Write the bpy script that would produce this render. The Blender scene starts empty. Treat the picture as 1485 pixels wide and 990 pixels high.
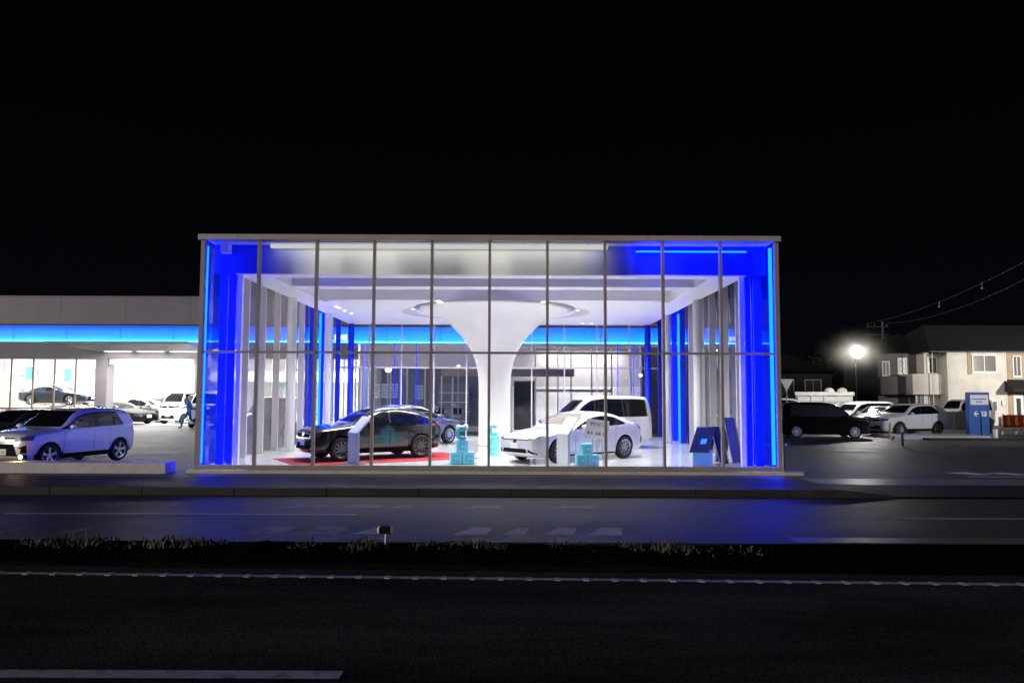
import bpy, bmesh, math, random
from mathutils import Vector, Matrix
from mathutils.bvhtree import BVHTree
random.seed(7)
R = math.radians
scn = bpy.context.scene
COL = scn.collection

# ------------------------------------------------------------------ camera
F, HC = 1100.0, 2.05
cam = bpy.data.cameras.new('camera')
cam.sensor_width = 36.0
cam.lens = 36.0 * F / 1485.0
cam.clip_start, cam.clip_end = 0.1, 1500
camo = bpy.data.objects.new('camera', cam)
COL.objects.link(camo)
CM = (Matrix.Rotation(R(90 + 4.0), 4, 'X') @ Matrix.Rotation(R(0.22), 4, 'Z'))
camo.matrix_world = Matrix.Translation((0, 0, HC)) @ CM
scn.camera = camo

def at(px, py, Y):
    """world point at depth Y seen at photo position px,py"""
    d = CM.to_3x3() @ Vector(((px - 742.5) / F, (495 - py) / F, -1))
    return Vector((0, 0, HC)) + d * (Y / d.y)

# ------------------------------------------------------------------ materials
MATS = {}
def mat(name, col=(.5, .5, .5), rough=.5, metal=0., coat=0., noise=0., scale=8., bump=0., emit=None, es=0., spec=.5, stretch=None):
    if name in MATS: return MATS[name]
    m = bpy.data.materials.new(name); m.use_nodes = True
    nt = m.node_tree; b = nt.nodes['Principled BSDF']
    b.inputs['Base Color'].default_value = (*col, 1)
    b.inputs['Roughness'].default_value = rough
    b.inputs['Metallic'].default_value = metal
    b.inputs['Coat Weight'].default_value = coat
    b.inputs['Coat Roughness'].default_value = .04
    b.inputs['Specular IOR Level'].default_value = spec
    if emit:
        b.inputs['Emission Color'].default_value = (*emit, 1)
        b.inputs['Emission Strength'].default_value = es
    if noise or bump:
        tc = nt.nodes.new('ShaderNodeTexCoord')
        src = tc.outputs['Object']
        if stretch:
            mp = nt.nodes.new('ShaderNodeMapping'); mp.inputs['Scale'].default_value = stretch
            nt.links.new(src, mp.inputs['Vector']); src = mp.outputs['Vector']
        n = nt.nodes.new('ShaderNodeTexNoise'); n.inputs['Scale'].default_value = scale
        n.inputs['Detail'].default_value = 6; n.inputs['Roughness'].default_value = .65
        nt.links.new(src, n.inputs['Vector'])
        if noise:
            r = nt.nodes.new('ShaderNodeMapRange')
            r.inputs['From Min'].default_value = .3; r.inputs['From Max'].default_value = .7
            r.inputs['To Min'].default_value = 1 - noise; r.inputs['To Max'].default_value = 1 + noise
            nt.links.new(n.outputs['Fac'], r.inputs['Value'])
            mx = nt.nodes.new('ShaderNodeVectorMath'); mx.operation = 'SCALE'
            mx.inputs[0].default_value = col
            nt.links.new(r.outputs['Result'], mx.inputs['Scale'])
            nt.links.new(mx.outputs['Vector'], b.inputs['Base Color'])
            r2 = nt.nodes.new('ShaderNodeMapRange')
            r2.inputs['To Min'].default_value = max(.02, rough * (1 - noise * .5)); r2.inputs['To Max'].default_value = min(1, rough * (1 + noise * .5))
            nt.links.new(n.outputs['Fac'], r2.inputs['Value']); nt.links.new(r2.outputs['Result'], b.inputs['Roughness'])
        if bump:
            bp = nt.nodes.new('ShaderNodeBump'); bp.inputs['Strength'].default_value = bump; bp.inputs['Distance'].default_value = .02
            nt.links.new(n.outputs['Fac'], bp.inputs['Height']); nt.links.new(bp.outputs['Normal'], b.inputs['Normal'])
    MATS[name] = m
    return m

def asphalt(name, base, stain=.5, rough=.6, fine=90., spec=.2, crack=.45):
    m = bpy.data.materials.new(name); m.use_nodes = True
    nt = m.node_tree; b = nt.nodes['Principled BSDF']; L = nt.links.new
    g = nt.nodes.new('ShaderNodeNewGeometry')
    n1 = nt.nodes.new('ShaderNodeTexNoise'); n1.inputs['Scale'].default_value = fine; n1.inputs['Detail'].default_value = 3
    mp = nt.nodes.new('ShaderNodeMapping'); mp.inputs['Scale'].default_value = (.12, .6, 1)
    n2 = nt.nodes.new('ShaderNodeTexNoise'); n2.inputs['Scale'].default_value = 1.6; n2.inputs['Detail'].default_value = 7; n2.inputs['Roughness'].default_value = .65
    n3 = nt.nodes.new('ShaderNodeTexVoronoi'); n3.inputs['Scale'].default_value = .22; n3.feature = 'DISTANCE_TO_EDGE'
    L(g.outputs['Position'], n1.inputs['Vector']); L(g.outputs['Position'], mp.inputs['Vector']); L(mp.outputs['Vector'], n2.inputs['Vector'])
    nz = nt.nodes.new('ShaderNodeVectorMath'); nz.operation = 'MULTIPLY_ADD'; nz.inputs[1].default_value = (1.6, 1.6, 0)
    L(n2.outputs['Color'], nz.inputs[0]); L(g.outputs['Position'], nz.inputs[2]); L(nz.outputs['Vector'], n3.inputs['Vector'])
    r1 = nt.nodes.new('ShaderNodeMapRange'); r1.inputs['From Min'].default_value = .3; r1.inputs['From Max'].default_value = .7
    r1.inputs['To Min'].default_value = .35; r1.inputs['To Max'].default_value = 1.75; L(n1.outputs['Fac'], r1.inputs['Value'])
    r2 = nt.nodes.new('ShaderNodeMapRange'); r2.inputs['From Min'].default_value = .3; r2.inputs['From Max'].default_value = .7
    r2.inputs['To Min'].default_value = 1 - stain; r2.inputs['To Max'].default_value = 1 + stain; L(n2.outputs['Fac'], r2.inputs['Value'])
    r3 = nt.nodes.new('ShaderNodeMapRange'); r3.inputs['From Max'].default_value = .012; r3.inputs['To Min'].default_value = crack; r3.inputs['To Max'].default_value = 1
    L(n3.outputs['Distance'], r3.inputs['Value'])
    a = nt.nodes.new('ShaderNodeMath'); a.operation = 'MULTIPLY'; L(r1.outputs['Result'], a.inputs[0]); L(r2.outputs['Result'], a.inputs[1])
    c = nt.nodes.new('ShaderNodeMath'); c.operation = 'MULTIPLY'; L(a.outputs['Value'], c.inputs[0]); L(r3.outputs['Result'], c.inputs[1])
    s = nt.nodes.new('ShaderNodeVectorMath'); s.operation = 'SCALE'; s.inputs[0].default_value = base; L(c.outputs['Value'], s.inputs['Scale'])
    L(s.outputs['Vector'], b.inputs['Base Color'])
    r4 = nt.nodes.new('ShaderNodeMapRange'); r4.inputs['To Min'].default_value = rough - .18; r4.inputs['To Max'].default_value = rough + .18
    L(n2.outputs['Fac'], r4.inputs['Value']); L(r4.outputs['Result'], b.inputs['Roughness'])
    b.inputs['Specular IOR Level'].default_value = spec
    bp = nt.nodes.new('ShaderNodeBump'); bp.inputs['Strength'].default_value = .5; bp.inputs['Distance'].default_value = .012
    L(n1.outputs['Fac'], bp.inputs['Height']); L(bp.outputs['Normal'], b.inputs['Normal'])
    MATS[name] = m
    return m

def worn_paint(name, col, dark, thr=.45, scale=5.):
    m = bpy.data.materials.new(name); m.use_nodes = True
    nt = m.node_tree; b = nt.nodes['Principled BSDF']; L = nt.links.new
    g = nt.nodes.new('ShaderNodeNewGeometry')
    n = nt.nodes.new('ShaderNodeTexNoise'); n.inputs['Scale'].default_value = scale; n.inputs['Detail'].default_value = 10; n.inputs['Roughness'].default_value = .75
    L(g.outputs['Position'], n.inputs['Vector'])
    cr = nt.nodes.new('ShaderNodeValToRGB'); e = cr.color_ramp.elements
    e[0].position = thr - .08; e[0].color = (*dark, 1); e[1].position = thr + .08; e[1].color = (*col, 1)
    L(n.outputs['Fac'], cr.inputs['Fac']); L(cr.outputs['Color'], b.inputs['Base Color'])
    b.inputs['Roughness'].default_value = .65
    MATS[name] = m
    return m

def glass(name, tint=(1, 1, 1), refl=.06, rough=0.0, ior=1.45):
    m = bpy.data.materials.new(name); m.use_nodes = True
    nt = m.node_tree; nt.nodes.clear(); L = nt.links.new
    o = nt.nodes.new('ShaderNodeOutputMaterial')
    t = nt.nodes.new('ShaderNodeBsdfTransparent'); t.inputs['Color'].default_value = (*tint, 1)
    g = nt.nodes.new('ShaderNodeBsdfGlossy'); g.inputs['Roughness'].default_value = rough
    f = nt.nodes.new('ShaderNodeFresnel'); f.inputs['IOR'].default_value = ior
    k = nt.nodes.new('ShaderNodeMath'); k.operation = 'MULTIPLY'; k.inputs[1].default_value = refl / .04
    k.use_clamp = True
    L(f.outputs['Fac'], k.inputs[0])
    mx = nt.nodes.new('ShaderNodeMixShader'); L(k.outputs['Value'], mx.inputs['Fac']); L(t.outputs['BSDF'], mx.inputs[1]); L(g.outputs['BSDF'], mx.inputs[2])
    L(mx.outputs['Shader'], o.inputs['Surface'])
    MATS[name] = m
    return m

def glowglass(name, fac):  # diffuse blue mixed in paints the tubes' blue reflections onto the glass
    m = glass(name, (.8, .88, 1), .025); nt = m.node_tree
    out = [n for n in nt.nodes if n.type == 'OUTPUT_MATERIAL'][0]; src = out.inputs['Surface'].links[0].from_socket
    d = nt.nodes.new('ShaderNodeBsdfDiffuse'); d.inputs['Color'].default_value = (.0, .05, .9, 1)
    t = nt.nodes.new('ShaderNodeBsdfTranslucent'); t.inputs['Color'].default_value = (.0, .05, .9, 1)
    a = nt.nodes.new('ShaderNodeMixShader'); nt.links.new(d.outputs[0], a.inputs[1]); nt.links.new(t.outputs[0], a.inputs[2])
    mx = nt.nodes.new('ShaderNodeMixShader'); mx.inputs['Fac'].default_value = fac
    nt.links.new(src, mx.inputs[1]); nt.links.new(a.outputs[0], mx.inputs[2]); nt.links.new(mx.outputs[0], out.inputs['Surface'])
    return m

def emis(name, col, s=1.):
    if name in MATS: return MATS[name]
    m = bpy.data.materials.new(name); m.use_nodes = True
    nt = m.node_tree; nt.nodes.clear()
    o = nt.nodes.new('ShaderNodeOutputMaterial'); e = nt.nodes.new('ShaderNodeEmission')
    e.inputs['Color'].default_value = (*col, 1); e.inputs['Strength'].default_value = s
    nt.links.new(e.outputs['Emission'], o.inputs['Surface'])
    MATS[name] = m
    return m

M_road = asphalt('road_asphalt', (.042, .043, .046), .6, .8, 45., .0, .9)
M_road2 = asphalt('far_road_asphalt', (.036, .036, .038), .45, .55, crack=.8)
M_lot = asphalt('lot_asphalt', (.075, .075, .078), .3, .55, 60.)
M_pave = asphalt('pavement_asphalt', (.026, .026, .027), .35, .6, 70.)
M_soil = mat('dark_soil', (.008, .008, .008), .95, noise=.6, scale=9, bump=.6, spec=0)
M_kerb = mat('kerb_concrete', (.022, .018, .015), .85, noise=.45, scale=2.5, bump=.4)
M_gutter = mat('gutter_concrete', (.16, .16, .165), .42, noise=.35, scale=3, bump=.15)
M_white_line = worn_paint('road_paint', (.34, .34, .34), (.06, .06, .06), .42, 7)
M_faint = worn_paint('worn_road_paint', (.22, .22, .22), (.05, .05, .05), .50, 3.5)
M_lotline = worn_paint('lot_paint', (.85, .85, .85), (.2, .2, .2), .36, 5)
M_frame = mat('brown_metal', (.27, .235, .215), .45, metal=.0, noise=.12, scale=1.5)
M_roofcap = mat('roof_cap_metal', (.36, .32, .295), .5, noise=.14, scale=.8)
M_plinth = mat('plinth_stone', (.5, .46, .42), .6, noise=.15, scale=4)
M_fascia = mat('grey_fascia', (.2, .18, .195), .55, noise=.12, scale=.7)
M_wallg = mat('grey_wall', (.22, .205, .22), .6, noise=.1, scale=.8)
M_white = mat('white_plaster', (.80, .80, .80), .55, noise=.04, scale=1.2)
M_ceil = mat('ceiling_white', (.82, .81, .80), .6, noise=.03, scale=.7)
M_colwhite = mat('column_white', (.84, .81, .76), .5, noise=.04, scale=1.4)
M_fin = mat('fin_metal', (.60, .56, .56), .4, noise=.06, scale=2)
M_floor = mat('polished_floor', (.62, .63, .64), .14, noise=.1, scale=1.3, spec=.7)
M_shopfloor = mat('workshop_floor', (.6, .6, .58), .4, noise=.15, scale=1.2)
M_bulk = mat('bulkhead_panel', (.74, .74, .69), .6, noise=.12, scale=.9)
M_bulkglow = bpy.data.materials.new('bulkhead_painted_glow'); M_bulkglow.use_nodes = True  # colour turns blue towards both ends, tube glow painted in
_nt = M_bulkglow.node_tree; _b = _nt.nodes['Principled BSDF']; _g = _nt.nodes.new('ShaderNodeNewGeometry'); _x = _nt.nodes.new('ShaderNodeSeparateXYZ')
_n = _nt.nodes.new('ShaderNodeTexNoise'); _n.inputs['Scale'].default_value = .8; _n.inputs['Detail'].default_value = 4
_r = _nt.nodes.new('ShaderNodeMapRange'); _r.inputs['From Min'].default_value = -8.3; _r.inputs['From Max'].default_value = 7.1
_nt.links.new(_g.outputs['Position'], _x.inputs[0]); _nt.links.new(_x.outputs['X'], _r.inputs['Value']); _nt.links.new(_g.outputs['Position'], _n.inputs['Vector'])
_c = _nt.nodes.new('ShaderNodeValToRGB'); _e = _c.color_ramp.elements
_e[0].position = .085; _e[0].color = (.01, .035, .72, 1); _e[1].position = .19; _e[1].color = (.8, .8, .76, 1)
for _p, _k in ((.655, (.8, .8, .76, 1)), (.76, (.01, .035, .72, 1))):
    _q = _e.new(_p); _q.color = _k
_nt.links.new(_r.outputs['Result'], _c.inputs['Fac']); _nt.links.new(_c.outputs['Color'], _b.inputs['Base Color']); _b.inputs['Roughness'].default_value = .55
M_glass = glass('clear_glass', (.97, .98, .98), .05)
M_glass_side = glass('side_glass', (.93, .95, .97), .025)
M_glowglass = glowglass('blue_glow_glass', .14)
M_glowglassdense = glowglass('dense_blue_glow_glass', .7)
M_led = emis('blue_tube_light', (.01, .62, 46.), 1.)
M_cove = emis('cyan_cove_light', (.4, 5., 60.), 1.)
M_covepanel = mat('cove_panel', (.05, .55, .85), .5, noise=.08, scale=.8)  # blue of the cove light is also put into the panel colour
M_blueglow = mat('painted_blue_glow', (.008, .035, .75), .35, noise=.06, scale=1.2)  # blue tube light put into the colour of fins and columns
M_spot = emis('downlight_glow', (1, .96, .9), 30.)
M_tubew = emis('fluorescent_tube', (1, .98, .95), 9.)
M_black = mat('black_plastic', (.010, .010, .011), .75, spec=.06)
M_tyre = mat('tyre_rubber', (.014, .014, .015), .8, noise=.3, scale=20)
M_rim = mat('rim_alloy', (.55, .55, .57), .28, metal=.9)
M_rimdark = mat('rim_dark', (.02, .02, .022), .4)
M_cglass = mat('car_glass', (.006, .007, .009), .05, spec=.6)
M_chrome = mat('chrome', (.75, .75, .77), .12, metal=1)
M_lamp = mat('headlamp_lens', (.07, .075, .09), .3, spec=.4)
M_tail = mat('tail_lens', (.28, .008, .01), .15, coat=1)
M_plate = mat('plate_white', (.75, .78, .76), .5)
M_ink = mat('dark_ink', (.03, .06, .05), .6)
M_silver = mat('painted_silver', (.6, .6, .62), .3, metal=.3)
M_cyan = mat('cyan_block_paint', (.07, .50, .72), .45, noise=.08, scale=5)
M_cyanlight = mat('cyan_light_paint', (.20, .68, .85), .45)
M_board = mat('white_board', (.85, .85, .85), .5)
M_darkboard = mat('dark_board', (.012, .02, .05), .3)
M_red = mat('red_carpet', (.33, .02, .03), .9, noise=.2, scale=12, bump=.2)
M_signblue = mat('sign_blue', (.025, .11, .42), .4, noise=.1, scale=1.6)
M_cream = mat('cream_siding', (.72, .68, .60), .75, noise=.2, scale=.7)
M_tan = mat('tan_siding', (.45, .33, .21), .75, noise=.14, scale=1.5)
M_pinkish = mat('balcony_panel', (.8, .72, .66), .75, noise=.1, scale=1.2)
M_rooft = mat('dark_roof_tile', (.010, .010, .012), .8, noise=.3, scale=6, bump=.5, stretch=(1, 4, 4))
M_winglass = mat('house_window_glass', (.07, .065, .06), .2)
M_winframe = mat('house_window_frame', (.75, .74, .70), .5)
M_darkwall = mat('dark_house_wall', (.05, .05, .055), .8, noise=.2, scale=1)
M_yellow = mat('yellow_paint', (.62, .45, .08), .5)
M_redp = mat('red_paint', (.45, .04, .03), .5)
M_wood = mat('wood_panel', (.42, .36, .28), .6, noise=.2, scale=4, stretch=(1, 1, .2))
M_steel = mat('galvanised_steel', (.35, .35, .36), .45, metal=.6, noise=.15, scale=5)
M_desk = mat('desk_grey', (.22, .22, .24), .5)
M_greyfence = mat('grey_fence', (.13, .135, .14), .6, noise=.2, scale=2)
M_leaf = mat('dark_leaves', (.02, .03, .02), .8, noise=.4, scale=3)
M_bark = mat('bark', (.04, .03, .025), .9)
M_straw = mat('dry_grass', (.085, .076, .058), .9, noise=.85, scale=9)
M_skin = mat('skin', (.5, .32, .24), .6)
M_hair = mat('black_hair', (.01, .01, .01), .6)
M_work = mat('blue_workwear', (.05, .22, .55), .8, noise=.15, scale=8)

# ------------------------------------------------------------------ object helpers
def link(name, me, m=None, parent=None, smooth=False):
    o = bpy.data.objects.new(name, me); COL.objects.link(o)
    if m is not None and len(me.materials) == 0: me.materials.append(m)
    if parent is not None: o.parent = parent
    if smooth:
        for p in me.polygons: p.use_smooth = True
    return o

def tag(o, label, cat, group=None, kind=None):
    if label: o['label'] = label
    if cat: o['category'] = cat
    if group: o['group'] = group
    if kind: o['kind'] = kind
    return o

def thing(name, label, cat, loc=(0, 0, 0), rz=0., group=None):
    o = bpy.data.objects.new(name, None); COL.objects.link(o)
    o.location = loc; o.rotation_euler = (0, 0, rz); o.empty_display_size = .3
    return tag(o, label, cat, group)

class MB:
    def __init__(s): s.bm = bmesh.new()
    def box(s, x0, x1, y0, y1, z0, z1, M=None):
        vs = [s.bm.verts.new((x, y, z)) for x in (x0, x1) for y in (y0, y1) for z in (z0, z1)]
        if M is not None:
            for v in vs: v.co = M @ v.co
        for f in ((0, 1, 3, 2), (4, 6, 7, 5), (0, 4, 5, 1), (2, 3, 7, 6), (0, 2, 6, 4), (1, 5, 7, 3)):
            s.bm.faces.new([vs[i] for i in f])
        return s
    def poly(s, pts):
        s.bm.faces.new([s.bm.verts.new(p) for p in pts]); return s
    def prism(s, pts, vec):
        v = Vector(vec); a = [s.bm.verts.new(p) for p in pts]; b = [s.bm.verts.new(Vector(p) + v) for p in pts]
        s.bm.faces.new(a); s.bm.faces.new(b[::-1])
        for i in range(len(a)):
            j = (i + 1) % len(a); s.bm.faces.new([a[j], a[i], b[i], b[j]])
        return s
    def tube(s, a, b, r0, r1=None, n=10, cap=True):
        a, b = Vector(a), Vector(b); r1 = r0 if r1 is None else r1
        d = (b - a).normalized(); u = d.orthogonal().normalized(); w = d.cross(u)
        ra = [s.bm.verts.new(a + (u * math.cos(t) + w * math.sin(t)) * r0) for t in [2 * math.pi * i / n for i in range(n)]]
        rb = [s.bm.verts.new(b + (u * math.cos(t) + w * math.sin(t)) * r1) for t in [2 * math.pi * i / n for i in range(n)]]
        for i in range(n): s.bm.faces.new([ra[i], ra[(i + 1) % n], rb[(i + 1) % n], rb[i]])
        if cap: s.bm.faces.new(ra[::-1]); s.bm.faces.new(rb)
        return s
    def lathe(s, prof, c=(0, 0, 0), n=32, axis='Z', closed=False):
        c = Vector(c); rings = []
        for r, h in prof:
            ring = []
            for i in range(n):
                t = 2 * math.pi * i / n; x, y = r * math.cos(t), r * math.sin(t)
                p = Vector((x, y, h)) if axis == 'Z' else Vector((x, h, y))
                ring.append(s.bm.verts.new(c + p))
            rings.append(ring)
        for k in range(len(rings) - 1 + (1 if closed else 0)):
            A, B = rings[k], rings[(k + 1) % len(rings)]
            for i in range(n):
                s.bm.faces.new([A[i], A[(i + 1) % n], B[(i + 1) % n], B[i]])
        if not closed:
            if prof[0][0] > 1e-4: s.bm.faces.new(rings[0][::-1])
            if prof[-1][0] > 1e-4: s.bm.faces.new(rings[-1])
        return s
    def ball(s, c, r, sc=(1, 1, 1), u=14, v=9):
        M = Matrix.Translation(c) @ Matrix.Diagonal((r * sc[0], r * sc[1], r * sc[2], 1))
        bmesh.ops.create_uvsphere(s.bm, u_segments=u, v_segments=v, radius=1, matrix=M); return s
    def bevel(s, w, seg=2):
        bmesh.ops.bevel(s.bm, geom=list(s.bm.edges), offset=w, segments=seg, affect='EDGES', profile=.6, clamp_overlap=True); return s
    def mesh(s, name):
        bmesh.ops.recalc_face_normals(s.bm, faces=s.bm.faces)
        me = bpy.data.meshes.new(name); s.bm.to_mesh(me); s.bm.free(); return me
    def build(s, name, m, parent=None, smooth=False):
        return link(name, s.mesh(name), m, parent, smooth)

def struct(o):
    o['kind'] = 'structure'; return o

def text_mesh(name, body, size, m, parent, loc, rot, extrude=.002):
    cu = bpy.data.curves.new(name, 'FONT'); cu.body = body; cu.size = size; cu.extrude = extrude
    cu.align_x = 'CENTER'; cu.align_y = 'CENTER'
    t = bpy.data.objects.new(name, cu); COL.objects.link(t)
    dg = bpy.context.evaluated_depsgraph_get()
    me = bpy.data.meshes.new_from_object(t.evaluated_get(dg))
    bpy.data.objects.remove(t); me.materials.clear()
    o = link(name, me, m, parent); o.location = loc; o.rotation_euler = rot
    return o

# ------------------------------------------------------------------ world and lights
w = bpy.data.worlds.new('World'); scn.world = w; w.use_nodes = True
nt = w.node_tree; bg = nt.nodes['Background']
tc = nt.nodes.new('ShaderNodeTexCoord'); sx = nt.nodes.new('ShaderNodeSeparateXYZ')
cr = nt.nodes.new('ShaderNodeValToRGB'); e = cr.color_ramp.elements
e[0].position = 0; e[0].color = (.0018, .0021, .0034, 1)
e[1].position = .45; e[1].color = (.0005, .0005, .0007, 1)
nt.links.new(tc.outputs['Generated'], sx.inputs[0]); nt.links.new(sx.outputs['Z'], cr.inputs['Fac']); nt.links.new(cr.outputs['Color'], bg.inputs['Color'])
bg.inputs['Strength'].default_value = 1.0

def lamp(name, kind, loc, power, col=(1, 1, 1), size=.2, rot=(0, 0, 0), size_y=None, spot=None, blend=.6):
    l = bpy.data.lights.new(name, kind); l.energy = power; l.color = col
    if kind == 'AREA':
        l.size = size
        if size_y: l.shape = 'RECTANGLE'; l.size_y = size_y
    elif kind == 'SUN': l.angle = size
    else: l.shadow_soft_size = size
    if kind == 'SPOT': l.spot_size = spot; l.spot_blend = blend
    o = bpy.data.objects.new(name, l); COL.objects.link(o); o.location = loc; o.rotation_euler = rot
    return o

# faint street glow from the road side, low, slightly warm
lamp('street_glow', 'SUN', (0, -20, 10), 1.95, (1, .93, .88), R(24), (R(90 - 7), 0, R(-52)))

# ------------------------------------------------------------------ ground
def sstep(t): t = min(1, max(0, t)); return t * t * (3 - 2 * t)
def gz(x, y): return .3 * sstep((y - 26) / 14) * sstep((-x - 7.5) / 3)

struct(MB().poly([(-600, -300, -.4), (600, -300, -.4), (600, 900, -.4), (-600, 900, -.4)]).build('ground', M_soil))
struct(MB().poly([(-200, -60, -.15), (200, -60, -.15), (200, 11.5, -.15), (-200, 11.5, -.15)]).build('road', M_road))
struct(MB().poly([(-200, 11.5, -.15), (200, 11.5, -.15), (200, 16.62, -.15), (-200, 16.62, -.15)]).build('road', M_road2))
g = MB(); xs = [-120, -60, -35, -22, -15, -12, -11, -10.5, -10, -9.5, -9, -8.5, -8, -7.5, -7, 0, 7.2, 20, 45, 120]; ys = [19.0, 20, 24, 26, 28, 30, 32, 34, 36, 38, 40, 42, 60, 90, 160]
vv = [[g.bm.verts.new((x, y, gz(x, y))) for y in ys] for x in xs]
for i in range(len(xs) - 1):
    for j in range(len(ys) - 1):
        g.bm.faces.new([vv[i][j], vv[i + 1][j], vv[i + 1][j + 1], vv[i][j + 1]])
struct(g.build('parking_lot', M_lot, smooth=True))
struct(MB().box(-80, 7.2, 16.8, 19.0, -.3, 0).build('pavement', M_pave))
g = MB()
x = -80.
while x < 6.9:
    g.box(x, min(x + 1.98, 7.2), 16.62, 16.8, -.3, .012); x += 2.0
struct(g.build('kerb', M_kerb))
g = MB(); g.prism([(7.2, 16.62, -.3), (7.2, 16.62, .01), (8.3, 16.62, -.11), (8.3, 16.62, -.3)], (0, .18, 0)); struct(g.build('kerb', M_kerb))
g = MB(); g.poly([(7.2, 16.8, -.004), (8.3, 16.8, -.12), (8.3, 18.0, -.03), (7.2, 18.0, -.001)]); g.poly([(8.3, 16.62, -.125), (120, 16.62, -.125), (120, 18.0, -.03), (8.3, 18.0, -.03)])
struct(g.build('driveway', M_pave))
g = MB(); g.prism([(7.2, 18.0, -.03), (120, 18.0, -.03), (120, 19.0, 0), (7.2, 19.0, 0)], (0, 0, -.2)); struct(g.build('gutter', M_gutter))
struct(MB().box(4.3, 90, 11.55, 11.95, -.3, -.142).build('gutter', mat('worn_concrete', (.07, .07, .075), .45, noise=.4, scale=2, bump=.2)))

# road markings
def mark(pts, m=M_white_line, z=-.145, name='road_marking'):
    return struct(MB().poly([(x, y, z) for x, y in pts]).build(name, m))
def strip(x0, x1, y, wd, m=M_white_line, z=-.145, dy=0.):
    mark([(x0, y - wd / 2), (x1, y + dy - wd / 2), (x1, y + dy + wd / 2), (x0, y + wd / 2)], m, z)
strip(-9.25, -2.83, 14.05, .16); strip(6.62, 14.3, 13.85, .18)
for a, b in ((155, 185), (235, 262), (415, 485), (497, 560), (566, 602), (676, 735), (790, 872)):
    x0, x1 = (a - 742) / F * 15.1, (b - 742) / F * 15.1
    mark([(x0, 14.9), (x1 - .12, 14.9), (x1, 15.25), (x0 + .25, 15.25)], M_faint)
for a, b in ((16, 42), (106, 142), (362, 428), (436, 508), (520, 566), (660, 716), (728, 770), (786, 838), (848, 905)):
    x0, x1 = (a - 742) / F * 12.4, (b - 742) / F * 12.4
    mark([(x0, 12.1), (x1 - .1, 12.1), (x1, 12.75), (x0 + .28, 12.75)], M_faint if a < 500 else M_white_line)
strip(-30, 30, 10.18, .11, M_white_line, -.145, -1.85)
g = MB(); x = -9.
while x < 9:
    yy = 10.18 - 1.85 * (x + 30) / 60
    g.box(x, x + .07, yy - .06, yy + .06, -.15, -.14); x += .34
struct(g.build('road_marking', mat('profile_paint', (.42, .42, .42), .7, noise=.3, scale=8, spec=.1)))
strip(-30, -1.33, 6.12, .17, M_white_line)
# lot markings
for x0, y0, x1, y1 in ((-15.6, 25.5, -12.2, 25.2), (-12.2, 25.2, -11.1, 28.6), (-19.5, 34.5, -15.5, 34.6), (9.6, 29.6, 22, 21.5), (13.5, 29.5, 26, 24.5), (9.4, 37.2, 15.2, 33)):
    d = Vector((x1 - x0, y1 - y0, 0)).normalized(); n = Vector((-d.y, d.x, 0)) * .07
    mk = MB()
    pts = []
    for k in range(9):
        t = k / 8; p = Vector((x0 + (x1 - x0) * t, y0 + (y1 - y0) * t, 0)); pts.append(p)
    for k in range(8):
        A, B = pts[k], pts[k + 1]
        q = [A - n, B - n, B + n, A + n]
        mk.poly([(v.x, v.y, gz(v.x, v.y) + .008) for v in q])
    struct(mk.build('lot_marking', M_lotline if x0 < 0 else M_faint))
for px in (1380, 1436):
    x0 = (px - 742) / F * 20.0
    mark([(x0, 20.5), (x0 + .65, 20.7), (x0 + 1.05, 20.1), (x0 + .55, 19.95)], M_lotline, .006, 'lot_marking')
strip(11.65, 18, 19.55, .14, M_lotline, .006)
mark([(8.9, 31.2), (11.2, 31.2), (11.8, 32.6), (9.6, 32.6)], M_lotline, .006, 'lot_marking')

# median with weeds
g = MB(); n = 96
top = []
for i in range(n + 1):
    x = -26 + 46. * i / n
    y = 10.18 - 1.85 * (x + 30) / 60
    f_ = 1 - sstep((x - 2.2) / 1.8)          # the raised part ends here, a flat dark strip goes on, painting the road as unlit
    yo = y + 1.9 + (11.47 - y - 1.9) * (1 - f_) if x > 0 else y + 1.9
    rn = random.uniform
    top.append([g.bm.verts.new(q) for q in ((x, y + .3, -.2), (x, y + .45, -.138 + f_ * (.03 + rn(-.02, .03))), (x, y + .9, -.132 + f_ * (.065 + rn(-.04, .03))), (x, y + 1.5, -.134 + f_ * (.07 + rn(-.04, .05))), (x, yo - .05, -.14 + f_ * .04), (x, yo, -.2))])
for i in range(n):
    for j in range(5): g.bm.faces.new([top[i][j], top[i + 1][j], top[i + 1][j + 1], top[i][j + 1]])
g.bm.faces.new(top[-1])
struct(g.build('median', M_soil))
g = MB()
cl = []
x = -8.4
while x < 3.4:
    cl.append((x, random.uniform(.5, 1.2))); x += random.choice((.25, .4, .7, .9))
for cx, s in cl:
    y0 = 10.18 - 1.85 * (cx + 30) / 60
    for k in range(int(120 * s)):
        x = cx + random.gauss(0, .2); y = y0 + 1.55 + random.gauss(0, .16); h = random.uniform(.02, .13) * s * math.exp(-((x - cx) / .3) ** 2)
        a = random.uniform(0, 6.28); l = Vector((math.cos(a), math.sin(a), 0)) * h * random.uniform(.2, .8)
        wv = Vector((-math.sin(a), math.cos(a), 0)) * .011
        b = Vector((x, y, -.1)); t = b + l + Vector((0, 0, h)); mdl = b + l * .35 + Vector((0, 0, h * .65))
        g.bm.faces.new([g.bm.verts.new(p) for p in (b - wv, b + wv, mdl + wv, t, mdl - wv)])
tag(g.build('grass', M_straw), 'tufts of dry roadside grass along the far edge of the dark median', 'grass', kind='stuff')
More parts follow.
